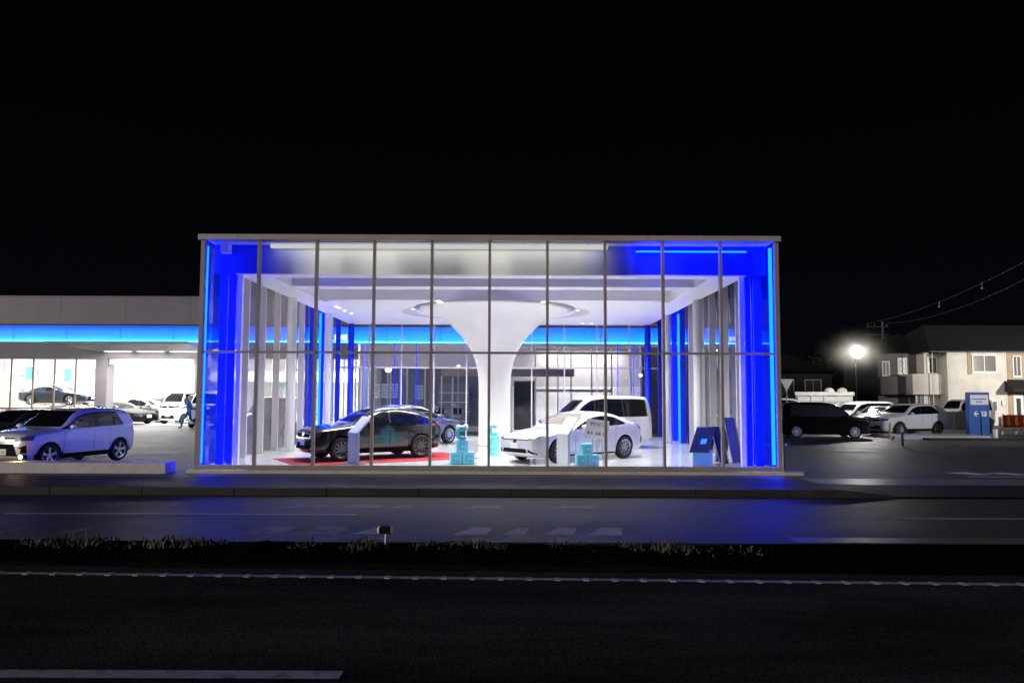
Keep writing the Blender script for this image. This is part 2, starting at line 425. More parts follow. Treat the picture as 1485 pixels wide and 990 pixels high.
# small marker on the median
p = at(559, 783, 10.95)
t = thing('median_marker', 'small weathered reflector marker on a short post among the weeds', 'reflector', (p.x, p.y, -.03))
MB().tube((0, 0, -.05), (0, 0, .1), .013).build('post', M_board, t)
MB().box(-.07, .07, -.03, .03, .1, .21).bevel(.01).build('housing', M_black, t)
for s in (-1, 1): MB().lathe([(.0, -.012), (.055, -.01), (.055, .01), (.0, .012)], n=16, axis='Y').build('reflector', M_board if s < 0 else mat('amber_lens', (.6, .3, .2), .3), t).matrix_local = Matrix.Translation((s * .082, -.0, .155)) @ Matrix.Rotation(R(72 * -s), 4, 'Z')

# ------------------------------------------------------------------ pavilion
XL, XR, YF, YB = -8.27, 7.07, 20.0, 35.4
ZT, ZC, ZF = 6.12, 5.3, .12
PW = (XR - XL) / 10
pav = thing('glass_pavilion', 'tall glass-fronted car showroom pavilion edged with blue light tubes', 'showroom', ((XL + XR) / 2, YF, 0))
PO = pav.location.copy()
def pp(mb, name, m, smooth=False, parent=None):
    o = mb.build(name, m, parent or pav, smooth)
    if parent is None: o.matrix_parent_inverse = Matrix.Translation(-PO)
    return o
# roof and cap
pp(MB().box(XL + .02, XR - .02, YF + .02, YB, ZT + .06, ZT + .14), 'roof', M_roofcap)
g = MB(); cuts = [XL - .06, XL + 1.0, XL + 4.4, -.55, 3.6, XR + .06]
for a, b in zip(cuts[:-1], cuts[1:]): g.box(a, b - .012, YF - .14, YF + .2, ZT + .0, ZT + .145)
g.box(XL - .08, XL + .1, YF + .2, YB, ZT, ZT + .14); g.box(XR - .1, XR + .08, YF + .2, YB, ZT, ZT + .14)
pp(g, 'roof_edge', M_roofcap)
# plinth, sill, floor
pp(MB().box(XL - .12, XR + .45, YF - .3, YF + .04, -.1, .085), 'plinth', M_plinth)
pp(MB().box(XL, XR, YF - .05, YF + .06, .088, .19), 'sill', M_frame)
pp(MB().box(XL + .003, XR - .003, YF + .063, YB + .4, -.1, ZF), 'floor', M_floor)
# front mullions, transom, panes
ZTR = at(709, 511.5, YF).z
for i in range(11):
    x = XL + PW * i; hw = .034 if 0 < i < 10 else .055
    x = min(max(x, XL + .05), XR - .05)
    pp(MB().box(x - hw, x + hw, YF - .06, YF + .09, .192, ZT - .002), 'mullion', M_frame)
for i in range(10):
    a, b = XL + PW * i + .036, XL + PW * (i + 1) - .036
    if i == 0: a += .065
    if i == 9: b -= .065
    pp(MB().box(a, b, YF - .03, YF + .05, ZTR - .03, ZTR + .03), 'transom', M_frame)
    for z0, z1 in ((.192, ZTR - .032), (ZTR + .032, ZT - .003)):
        pp(MB().poly([(a, YF, z0), (b, YF, z0), (b, YF, z1), (a, YF, z1)]), 'pane', M_glass)
# inner portal: bulkhead, columns, perimeter beams, coffers, ceiling
IL, IR, IY = -7.46, 6.29, 20.62
pp(MB().box(XL + .12, XR - .12, IY - .02, IY + .02, ZC + .03, ZT + .05), 'bulkhead', M_bulkglow)
g = MB()
for a, b in ((IY - .04, 21.15), (22.8, 23.45), (26.1, 26.3)): g.box(IL + .78, IR - .78, a, b, ZC + (.0 if a < 22 else .001), ZC + .5 if a > 22 else ZC + .028)
g.box(IL - .1, IL + .78, IY - .04, YB, ZC, ZC + .028); g.box(IR - .78, IR + .1, IY - .04, YB, ZC, ZC + .028)
g.box(IL + .74, IL + .78, IY, 26.3, ZC + .03, ZC + .5); g.box(IR - .78, IR - .74, IY, 26.3, ZC + .03, ZC + .5)
pp(g, 'perimeter_beam', M_ceil)
pp(MB().box(IL + .78, IR - .78, 21.1, 26.2, ZC + .5, ZC + .54), 'coffer', mat('coffer_shade', (.62, .6, .66), .6))  # dimmer light of the recess put into this lavender colour
# main ceiling, flat around the column
CX, CY = at(717, 560, 28.8).x, 28.8
g = MB(); n = 72
def ringpt(r, z, i): t = 2 * math.pi * i / n; return (CX + r * math.cos(t), CY + 1.3 + r * math.sin(t), z)
def rectpt(i):
    t = 2 * math.pi * i / n; c, s = math.cos(t), math.sin(t)
    k = []
    if c > 1e-6: k.append((IR - .78 - CX) / c)
    if c < -1e-6: k.append((IL + .78 - CX) / c)
    if s > 1e-6: k.append((YB - CY - 1.3) / s)
    if s < -1e-6: k.append((26.3 - CY - 1.3) / s)
    q = min(k); return (CX + q * c, CY + 1.3 + q * s, ZC + .003)
r0 = 2.3
for i in range(n):
    j = i + 1
    g.bm.faces.new([g.bm.verts.new(p) for p in (rectpt(i), rectpt(j), ringpt(r0, ZC + .003, j), ringpt(r0, ZC + .003, i))])
g.bm.faces.new([g.bm.verts.new(ringpt(r0, ZC + .003, i)) for i in range(n)])
pp(g, 'ceiling', M_ceil)
for c0 in (0, math.pi):  # flat crescent plates, coloured with the shade of a recess
    g = MB(); k_ = 18; A_ = []
    for q in range(-k_, k_ + 1):
        a = c0 + .95 * q / k_; w_ = .62 * (1 - (q / k_) ** 2)
        A_.append([g.bm.verts.new((CX + rr * math.cos(a), CY + 1.3 + rr * math.sin(a), ZC + zz_)) for rr, zz_ in ((3.1, -.002), (3.1 + w_ + .01, -.002))])
    for q in range(2 * k_): g.bm.faces.new([A_[q][0], A_[q + 1][0], A_[q + 1][1], A_[q][1]])
    pp(g, 'recess_shade_plate', mat('recess_shade_grey', (.58, .55, .55), .7))
# mushroom column
prof = [(.585, ZF), (.585, .2), (.585, 2.2), (.60, 2.6), (.65, 3.0), (.74, 3.35), (.88, 3.68), (1.07, 4.0), (1.32, 4.32), (1.62, 4.62), (1.95, 4.93), (2.25, 5.11), (2.6, 5.235), (3.05, 5.297)]
PS = [(.585, ZF)]
for k in range(1, 60):
    z = ZF + (5.297 - ZF) * k / 59
    for (a, za), (b, zb_) in zip(prof[1:-1], prof[2:]):
        if za <= z <= zb_: PS.append((a + (b - a) * (z - za) / (zb_ - za), z)); break
for _ in range(3): PS = [PS[0]] + [((PS[k - 1][0] + 2 * PS[k][0] + PS[k + 1][0]) / 4, PS[k][1]) for k in range(1, len(PS) - 1)] + [PS[-1]]
pp(MB().lathe(PS, (CX, CY, 0), 64), 'column', M_colwhite, True)
# inner columns along the side walls
for X in (IL, IR):
    for Y in (IY + .1, 25.7, 30.7, 35.1):
        pp(MB().lathe([(.14, ZF), (.14, ZC)], (X, Y, 0), 24) if Y > 22 else MB().box(X - .06, X + .06, Y - .07, Y + .07, ZF + .002, ZC - .002), 'inner_column', M_blueglow if Y > 34 else M_white, Y > 22)
# side fins with glass between them
nf = 10
for side, X in ((-1, XL), (1, XR)):
    for k in range(1, nf + 1):
        Y = YF + 1.54 * k
        a, b = (X + .03, X + .25) if side < 0 else (X - .25, X - .03)
        pp(MB().box(a, b, Y - .035, Y + .035, ZF + .002, ZT + .05), 'fin', M_blueglow if k in (1, 7, 8, 10) else M_fin)
    for k in range(nf):
        Y = YF + 1.54 * k
        pp(MB().poly([(X, Y + .1, ZF), (X, Y + 1.54, ZF), (X, Y + 1.54, ZT), (X, Y + .1, ZT)]), 'pane', M_glowglassdense if k == 0 else M_glowglass if k in (1, 2, 5, 6, 7, 8, 9) else M_glass_side)
# ceiling of the gap between both skins
g = MB(); g.box(XL + .01, IL - .1, YF + .1, YB, ZT + .0, ZT + .05); g.box(IR + .1, XR - .01, YF + .1, YB, ZT, ZT + .05); g.box(IL - .1, IR + .1, YF + .1, IY - .022, ZT, ZT + .05)
pp(g, 'soffit', M_white)
# upstand panels above the inner beams (closed box seen from the sides)
pp(MB().box(IL - .1, IL - .06, IY + .022, YB, ZC + .03, ZT - .001), 'bulkhead', M_bulk)
pp(MB().box(IR + .06, IR + .1, IY + .022, YB, ZC + .03, ZT - .001), 'bulkhead', M_bulk)
# light tubes
def ledtube(a, b, r=.046):
    return pp(MB().tube(a, b, r, n=12), 'light_tube', M_led)
ledtube(((at(301, 350, 20.32).x), 20.32, .22), ((at(301, 350, 20.32).x), 20.32, 6.02))
ledtube((at(1116, 350, 20.32).x, 20.32, .22), (at(1116, 350, 20.32).x, 20.32, 6.02))
ledtube((at(463, 560, 31.0).x, 31.0, .2), (at(463, 560, 31.0).x, 31.0, 5.35))
ledtube((at(985, 560, 31.0).x, 31.0, .2), (at(985, 560, 31.0).x, 31.0, 5.35))
ledtube((3.35, 20.36, 5.93), (6.35, 20.36, 5.93), .022)
for X, ry, pw in ((XL - .06, 90, 50), (XR + .06, -90, 25)):
    lamp('blue_tube_spill', 'AREA', (X, 20.3, 3.1), pw, (.0, .03, 1), .12, (0, R(ry), 0), 5.6)
# fins right beside the front tubes, the blue light put into their colour
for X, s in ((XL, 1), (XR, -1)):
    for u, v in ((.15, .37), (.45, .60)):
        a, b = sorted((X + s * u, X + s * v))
        pp(MB().box(a, b, YF + .95, YF + 1.0, ZF + .002, ZT - .002), 'painted_glow_fin', M_blueglow)
# ceiling speaker bracket near the left corner
pp(MB().box(-7.9, -7.66, 20.3, 20.5, 5.84, 6.1).bevel(.02), 'speaker', M_white)
pp(MB().box(-6.6, 2.6, IY - .16, IY - .03, ZT - .1, ZT - .002), 'light_strip', emis('soft_strip_glow', (1, 1, .96), .62))
lamp('bulkhead_light', 'AREA', (-2.0, IY - .35, ZT - .05), 14, (1, 1, .95), 9.0, (R(28), 0, 0), .1)
# rear glazing
g_m = []
for i in range(11):
    x = XL + PW * i
    pp(MB().box(x - .03, x + .03, YB + .3, YB + .4, ZF + .002, ZC + .1), 'mullion', M_fin)
for i in range(10):
    a, b = XL + PW * i + .032, XL + PW * (i + 1) - .032
    pp(MB().box(a, b, YB + .32, YB + .38, 3.26, 3.34), 'transom', M_fin)
    pp(MB().poly([(a, YB + .35, ZF), (b, YB + .35, ZF), (b, YB + .35, ZC), (a, YB + .35, ZC)]), 'pane', M_glass)
pp(MB().box(XL, XR, YB + .28, YB + .42, ZC + .101, ZT), 'bulkhead', M_wallg)
# downlights
spots = [(637, 436), (714, 436), (787, 436), (726, 439)]
for k, (px, py) in enumerate(spots):
    p = at(px, py, 26.5)
    o = pp(MB().lathe([(.0, -.03), (.05, -.03), (.085, 0)], (p.x, 26.45 + .25 * (k == 3), ZC - .004), 20), 'downlight', M_spot if k != 3 else emis('dim_glow', (1, .95, .9), 4))
for px, py in ((452, 447), (466, 445), (486, 451), (497, 455), (864, 469), (880, 469), (1056, 405), (600, 448), (838, 449)):
    p = at(px, py, 29)
    pp(MB().lathe([(.0, -.012), (.06, -.012), (.075, 0)], (max(IL + .9, min(IR - .9, p.x)), min(34.5, max(27.0, 3.25 * F / (572 - py))), ZC + .0005), 16), 'downlight', emis('dim_glow', (1, .95, .9), 4))
for X in (-4.6, -.7, 3.2):
    for Y in (23.0, 28.2, 33.0):
        lamp('showroom_light', 'AREA', (X, Y, ZC - .06), 255 if Y < 31 else 190, (1, .995, .985), 2.4, size_y=1.2).data.spread = R(125)

# ------------------------------------------------------------------ rear building
BY = 42.0
def bx_(px): return (px - 742) / F * BY
def bz(py): return HC + (572 - py) / F * BY
bld = thing('workshop_building', 'long low grey dealership building with a glowing blue band along its fascia', 'building', (0, BY, 0))
def bp_(mb, name, m, smooth=False, parent=None):
    o = mb.build(name, m, parent or bld, smooth)
    if parent is None: o.matrix_parent_inverse = Matrix.Translation((0, -BY, 0))
    return o
BL, BR = -46.0, bx_(1122)
z_top, z_b1, z_b0, z_head = bz(431), bz(475), bz(497), bz(523)
g = MB(); x = BR
while x > BL + .1:
    g.box(max(x - 3.6, BL), x - .012, BY, BY + .3, z_b1, z_top - .06); x -= 3.6
g.box(BL, BR, BY - .04, BY + .31, z_top - .058, z_top)
bp_(g, 'fascia', M_fascia)
bp_(MB().box(BL, BR, BY + .3, BY + 18, z_top - .2, z_top - .05), 'roof', M_fascia)
g = MB(); x = BL
while x < BR - .1:
    g.box(x, min(x + 3.0, BR) - .02, BY + .5, BY + .55, z_b0 - .05, z_b1 + .05); x += 3.0
g.box(BL, BR, BY, BY + .56, z_b1 + .051, z_b1 + .1)
bp_(g, 'cove_panel', M_covepanel)
g = MB(); x = BL
while x < BR - .2:
    g.box(x, min(x + 3.0, BR) - .06, BY + .26, BY + .4, z_b0 - .015, z_b0 + .06); x += 3.0
bp_(g, 'light_strip', M_cove)
for a, b, n_ in ((466, 475, 2), (484, 503, 4), (1045, 1052, 2), (1058, 1072, 3)):
    g = MB(); wd = (bx_(b) - bx_(a)) / n_
    for k in range(n_):
        x = bx_(a) + wd * k; q = random.uniform(0, .12)
        g.box(x, x + wd * .8, BY - .06, BY - .01, bz(495) + q, bz(486) - q * .5)
    g.bevel(.04); bp_(g, 'lit_lettering', emis('sign_glow', (1, 1, 1), 2.))
# wall below the band
bp_(MB().box(BL, bx_(155), BY + .0, BY + .6, z_head, z_b0 - .02), 'wall', M_wallg)
bp_(MB().box(bx_(155), bx_(516), BY + .0, BY + .6, z_head + .06, z_b0 - .02), 'wall', M_wallg)
bp_(MB().box(bx_(138), bx_(155), BY + .02, BY + .8, .2, z_head - .001), 'pier', M_wallg)
bp_(MB().box(bx_(282), bx_(300), BY + .02, BY + .5, .2, z_head + .059), 'pier', M_wallg)
bp_(MB().box(bx_(442), bx_(456), BY + .02, BY + .5, .2, z_head + .059), 'pier', M_wallg)
# roller door housing and jambs of the big opening
bp_(MB().box(bx_(156), bx_(281), BY + .1, BY + .5, z_head - .3, z_head + .058), 'roller_door', M_silver)
# workshop glazing
for px in (-110, -80, -49, -17, 14, 46, 77, 108):
    x = bx_(px); bp_(MB().box(x - .03, x + .03, BY + .1, BY + .2, .2, z_head - .001), 'mullion', mat('bronze_frame', (.3, .2, .13), .5))
bp_(MB().box(BL, bx_(138), BY + .11, BY + .19, 1.18, 1.24), 'transom', MATS['bronze_frame'])
bp_(MB().poly([(BL, BY + .15, .2), (bx_(138), BY + .15, .2), (bx_(138), BY + .15, z_head), (BL, BY + .15, z_head)]), 'pane', M_glass)
for px in (466, 482, 498, 515):
    x = bx_(px); bp_(MB().box(x - .03, x + .03, BY + .1, BY + .2, .05, z_head + .059), 'mullion', M_fin)
# workshop interior
WB = BY + 13
WR = bx_(518)
bp_(MB().box(BL, WR, WB, WB + .2, .2, z_b0), 'back_wall', M_white)
bp_(MB().box(WR, WR + .15, BY + .65, WB, .0, z_b0), 'partition', M_white)
bp_(MB().box(BL - .15, BL, BY + .3, WB, .0, z_top - .2), 'partition', M_white)
bp_(MB().box(BL, WR, BY + .05, WB, .29, .312), 'floor', M_shopfloor)
bp_(MB().box(BL, WR, BY + .6, WB, z_b0 + .0, z_b0 + .08), 'ceiling', M_white)
# mezzanine, stair and lockers inside
bp_(MB().box(bx_(150), WR - .01, WB - 3.4, WB - .01, 2.85, 3.55), 'mezzanine', M_cream)
g = MB()
for k in range(11):
    x = -26.3 + .33 * k; z = 2.75 - .22 * k
    g.box(x, x + .32, WB - 4.6, WB - 3.5, z - .05, z)
g.prism([(-26.4, WB - 4.65, 2.85), (-26.0, WB - 4.65, 2.85), (-22.5, WB - 4.65, .32), (-22.9, WB - 4.65, .32)], (0, .05, 0))
bp_(g, 'staircase', M_wood)
g = MB(); g.tube((-26.2, WB - 4.66, 3.7), (-22.6, WB - 4.66, 1.25), .03)
for k in range(6): x = -26.2 + .72 * k; z = 3.7 - .49 * k; g.tube((x, WB - 4.66, z - .9), (x, WB - 4.66, z), .02)
bp_(g, 'handrail', M_steel)
bp_(MB().box(BL, bx_(140), WB - .6, WB - .02, .32, 2.1), 'cladding', M_wood)
g = MB()
for k, (px, py, wd, hh) in enumerate(((40, 542, .7, .5), (70, 536, .5, .8), (118, 540, 1.0, .7), (-10, 535, .8, 1.2), (20, 545, .6, .1), (62, 562, .5, .6), (430, 540, .8, .5))):
    p = at(px, py, WB - .1); g.box(p.x, p.x + wd, WB - .2, WB - .01, p.z - hh / 2, p.z + hh / 2)
bp_(g, 'wall_panel', mat('pale_wall_panel', (.45, .42, .42), .6))
for px, py in ((41, 541), (97, 544), (409, 552)):
    p = at(px, py, WB - .3); bp_(MB().box(p.x - .22, p.x + .22, WB - .3, WB - .22, p.z - .45, p.z + .45), 'wall_sign', mat('sky_blue_sign', (.12, .5, .8), .5))
for X in (-42, -36, -30, -24, -18, -12):
    for Y in (BY + 3, BY + 8.5):
        lamp('workshop_light', 'AREA', (X, Y, z_b0 - .1), 600, (1, .99, .97), 4, size_y=1.2)
        bp_(MB().box(X - 1.2, X + 1.2, Y - .07, Y + .07, z_b0 - .06, z_b0 - .002), 'ceiling_lamp', M_tubew)
# canopy in front of the opening
c0, c1 = bx_(103), bx_(300)
def cz(py): return HC + (572 - py) / F * (BY - 2.6)
bp_(MB().box(c0, c1, BY - 2.6, BY - .01, cz(500), cz(496.5)), 'canopy', mat('canopy_grey', (.32, .3, .32), .5, noise=.1, scale=1))
g = MB(); g.prism([(c0 + .1, BY - 2.5, cz(500.2)), (c0 + 1.6, BY - 1.2, cz(508)), (c1, BY - 1.2, cz(508)), (c1, BY - 2.5, cz(500.2))], (0, 1.15, 0))
bp_(g, 'canopy', MATS['canopy_grey'])
for px in (172, 219, 267, 330):
    x = bx_(px); bp_(MB().box(x - .75, x + .75, BY - .25, BY - .12, bz(512), bz(509)), 'lamp', M_tubew)

for px in (180, 235, 330):
    lamp('canopy_light', 'AREA', (bx_(px), BY - 1.5, cz(510)), 220, (1, .97, .92), 1.6, size_y=.6)
# showroom wing behind the pavilion (dim left, bright right)
SX0, SX1, SX2 = bx_(519), bx_(735), BR
bp_(MB().box(WR + .15, SX1 + .12, BY, BY + .4, bz(533), z_b0 - .02), 'wall', mat('lavender_wall', (.55, .53, .6), .6, noise=.05, scale=1))
bp_(MB().box(SX1 + .122, SX2, BY, BY + .4, bz(503), z_b0 - .02), 'wall', mat('lavender_wall'))
bp_(MB().box(bx_(640), bx_(832), BY - .3, BY - .01, bz(546), bz(534)), 'door_header', M_frame)
for px in (520, 541, 566, 590, 616, 640, 656, 694, 742, 776, 809, 828, 858, 887, 915):
    x = bx_(px); bp_(MB().box(x - .035, x + .035, BY + .1, BY + .2, .0, bz(533 if px < 740 else 503) - .001), 'mullion', M_fin)
bp_(MB().box(bx_(776) + .04, bx_(887) - .04, BY + .12, BY + .18, bz(568), bz(564)), 'transom', M_fin)
bp_(MB().poly([(SX0, BY + .15, 0), (bx_(930), BY + .15, 0), (bx_(930), BY + .15, bz(533)), (SX0, BY + .15, bz(533))]), 'pane', M_glass)
bp_(MB().poly([(SX1 + .13, BY + .155, bz(532)), (bx_(930), BY + .155, bz(532)), (bx_(930), BY + .155, bz(503)), (SX1 + .13, BY + .155, bz(503))]), 'pane', M_glass)
bp_(MB().box(bx_(776), bx_(930), BY + .12, BY + .18, bz(534), bz(532)), 'transom', M_fin)
bp_(MB().box(bx_(930), BR, BY + .01, BY + .35, 0, bz(503) - .001), 'wall', M_wallg)
bp_(MB().box(WR + .16, SX1, BY + 7, BY + 7.15, 0, 4.9), 'back_wall', mat('dim_blue_wall', (.2, .21, .27), .6, noise=.1, scale=1))
bp_(MB().box(SX1, SX1 + .12, BY + .45, BY + 7, 0, 4.9), 'partition', M_white)
bp_(MB().box(SX1 + .12, BR, BY + 4.5, BY + 4.65, 0, 4.9), 'back_wall', M_white)
bp_(MB().box(WR + .16, BR, BY + .21, BY + 7, .005, .03), 'floor', M_shopfloor)
bp_(MB().box(WR + .16, BR, BY + .42, BY + 7, 4.9, 4.98), 'ceiling', M_white)
bp_(MB().box(bx_(745), bx_(775), BY + .22, BY + .26, .1, bz(552)), 'door', mat('smoked_glass', (.08, .085, .09), .12))
bp_(MB().box(bx_(740) + .1, BR - .2, BY + 3.6, BY + 3.8, bz(559), 4.88), 'valance', mat('valance_grey', (.36, .34, .38), .6))
lamp('office_light', 'AREA', (bx_(850), BY + 4.1, 4.7), 300, (1, .96, .88), 4, size_y=.4)
lamp('office_light', 'AREA', (bx_(850), BY + 2.6, 4.7), 400, (1, .95, .86), 5, size_y=1.5)
lamp('office_light', 'AREA', (bx_(610), BY + 3.0, 4.7), 100, (.85, .9, 1), 5, size_y=2)
# furnishing of the dim office
def desk(x, y, label, grp='office desks behind the pavilion'):
    t = thing('office_desk', label, 'desk', (x, y, .03), 0, grp)
    MB().box(-.7, .7, -.35, .35, .70, .74).build('desktop', M_board, t)
    for a in (-.64, .6): MB().box(a, a + .04, -.33, .33, 0, .699).build('leg', M_desk, t)
    m = thing('computer_monitor', 'flat black monitor standing on the ' + ('left' if x < -4 else 'middle' if x < -2.7 else 'right') + ' desk of the dim office', 'monitor', (x + .1, y - .05, .77), 0, 'office monitors')
    MB().box(-.28, .28, -.02, .02, .12, .48).build('screen', M_black, m); MB().box(-.03, .03, 0, .03, .01, .12).build('stem', M_black, m); MB().box(-.1, .1, -.08, .08, 0, .012).build('base', M_black, m)
desk(bx_(655), BY + 3.2, 'pale office desk nearest the white column in the dim office')
desk(bx_(625), BY + 4.0, 'pale office desk in the middle of the dim office')
desk(bx_(585), BY + 3.4, 'pale office desk by the blue tubes at the left of the dim office')
def chair(x, y, label):
    t = thing('office_chair', label, 'chair', (x, y, .03), random.uniform(-.6, .6), 'office chairs in the dim room')
    MB().box(-.22, .22, -.22, .22, .42, .49).bevel(.02).build('seat', M_desk, t)
    MB().box(-.2, .2, .19, .24, .55, 1.0).bevel(.02).build('backrest', M_desk, t)
    MB().tube((0, 0, .05), (0, 0, .42), .03).build('stem', M_steel, t)
    g = MB()
    for k in range(5): a = k * 1.257; g.tube((0, 0, .08), (.26 * math.cos(a), .26 * math.sin(a), .03), .02)
    g.build('base', M_steel, t)
chair(bx_(668), BY + 2.2, 'dark office chair beside the white column'); chair(bx_(642), BY + 2.5, 'dark office chair at the middle of the dim office'); chair(bx_(600), BY + 2.2, 'dark office chair at the left end of the dim office')
t = thing('display_cabinet', 'tall dark cabinet against the back wall of the dim office', 'cabinet', (bx_(645), BY + 6.6, .03))
MB().box(-1.0, 1.0, -.25, .25, 0, 2.7).build('carcass', M_desk, t)
g = MB()
for k in range(4): g.box(-.95, .95, -.29, -.252, .3 + .6 * k, .34 + .6 * k)
g.build('shelf', M_board, t)
for k, (px, py, lab) in enumerate(((545, 566, 'white poster on the office wall, just right of the second pavilion mullion pair'), (559, 566, 'white poster second from the left on the office wall'), (571, 566, 'white poster third from the left on the office wall'), (608, 568, 'white poster right of the blue rear tubes on the office wall'))):
    p = at(px, py, BY + .9)
    q = thing('wall_poster', lab, 'poster', (p.x, p.y, p.z - .42), 0, 'posters in the dim office')
    MB().box(-.22, .22, -.01, .01, 0, .8).build('sheet', M_board, q)
    g = MB()
    for r in range(4): g.box(-.16, .12 + .02 * r, -.016, -.011, .15 + .15 * r, .2 + .15 * r)
    g.build('print', mat('pale_print', (.35, .4, .5), .6), q)
    MB().box(-.02, .02, -.009, .009, -p.z + .45, -.001).build('stand', M_steel, q)
# thin blue tubes inside the rear room
for px, lb in ((572, 'left of the pair over the black crossover'), (604, 'right of the pair over the black crossover'), (896, 'over the roof of the white minivan'), (919, 'right behind the tail of the white minivan')):
    p = at(px, 540, BY - 4.0)
    bt = thing('light_column', 'slim blue light tube at the back of the pavilion, ' + lb, 'light', (p.x, BY - 4.0, 0), 0, 'slim blue light tubes')
    MB().tube((0, 0, .02), (0, 0, 4.6), .022).build('tube', emis('blue_tube_soft', (.002, .05, 3.), 1.), bt)
    MB().lathe([(.12, 0), (.12, .03), (.03, .05)], n=20).build('base', M_steel, bt)

# ------------------------------------------------------------------ cars
def interp(pts):
    xs = [p[0] for p in pts]; ys = [p[1] for p in pts]; n = len(xs)
    d = [(ys[i + 1] - ys[i]) / (xs[i + 1] - xs[i]) for i in range(n - 1)]
    m = [d[0]] + [0 if d[i - 1] * d[i] <= 0 else 2 * d[i - 1] * d[i] / (d[i - 1] + d[i]) for i in range(1, n - 1)] + [d[-1]]
    def f(x):
        if x <= xs[0]: return ys[0]
        if x >= xs[-1]: return ys[-1]
        for i in range(n - 1):
            if x <= xs[i + 1]: break
        h = xs[i + 1] - xs[i]; t = (x - xs[i]) / h
        return (2 * t**3 - 3 * t**2 + 1) * ys[i] + (t**3 - 2 * t**2 + t) * h * m[i] + (-2 * t**3 + 3 * t**2) * ys[i + 1] + (t**3 - t**2) * h * m[i + 1]
    return f

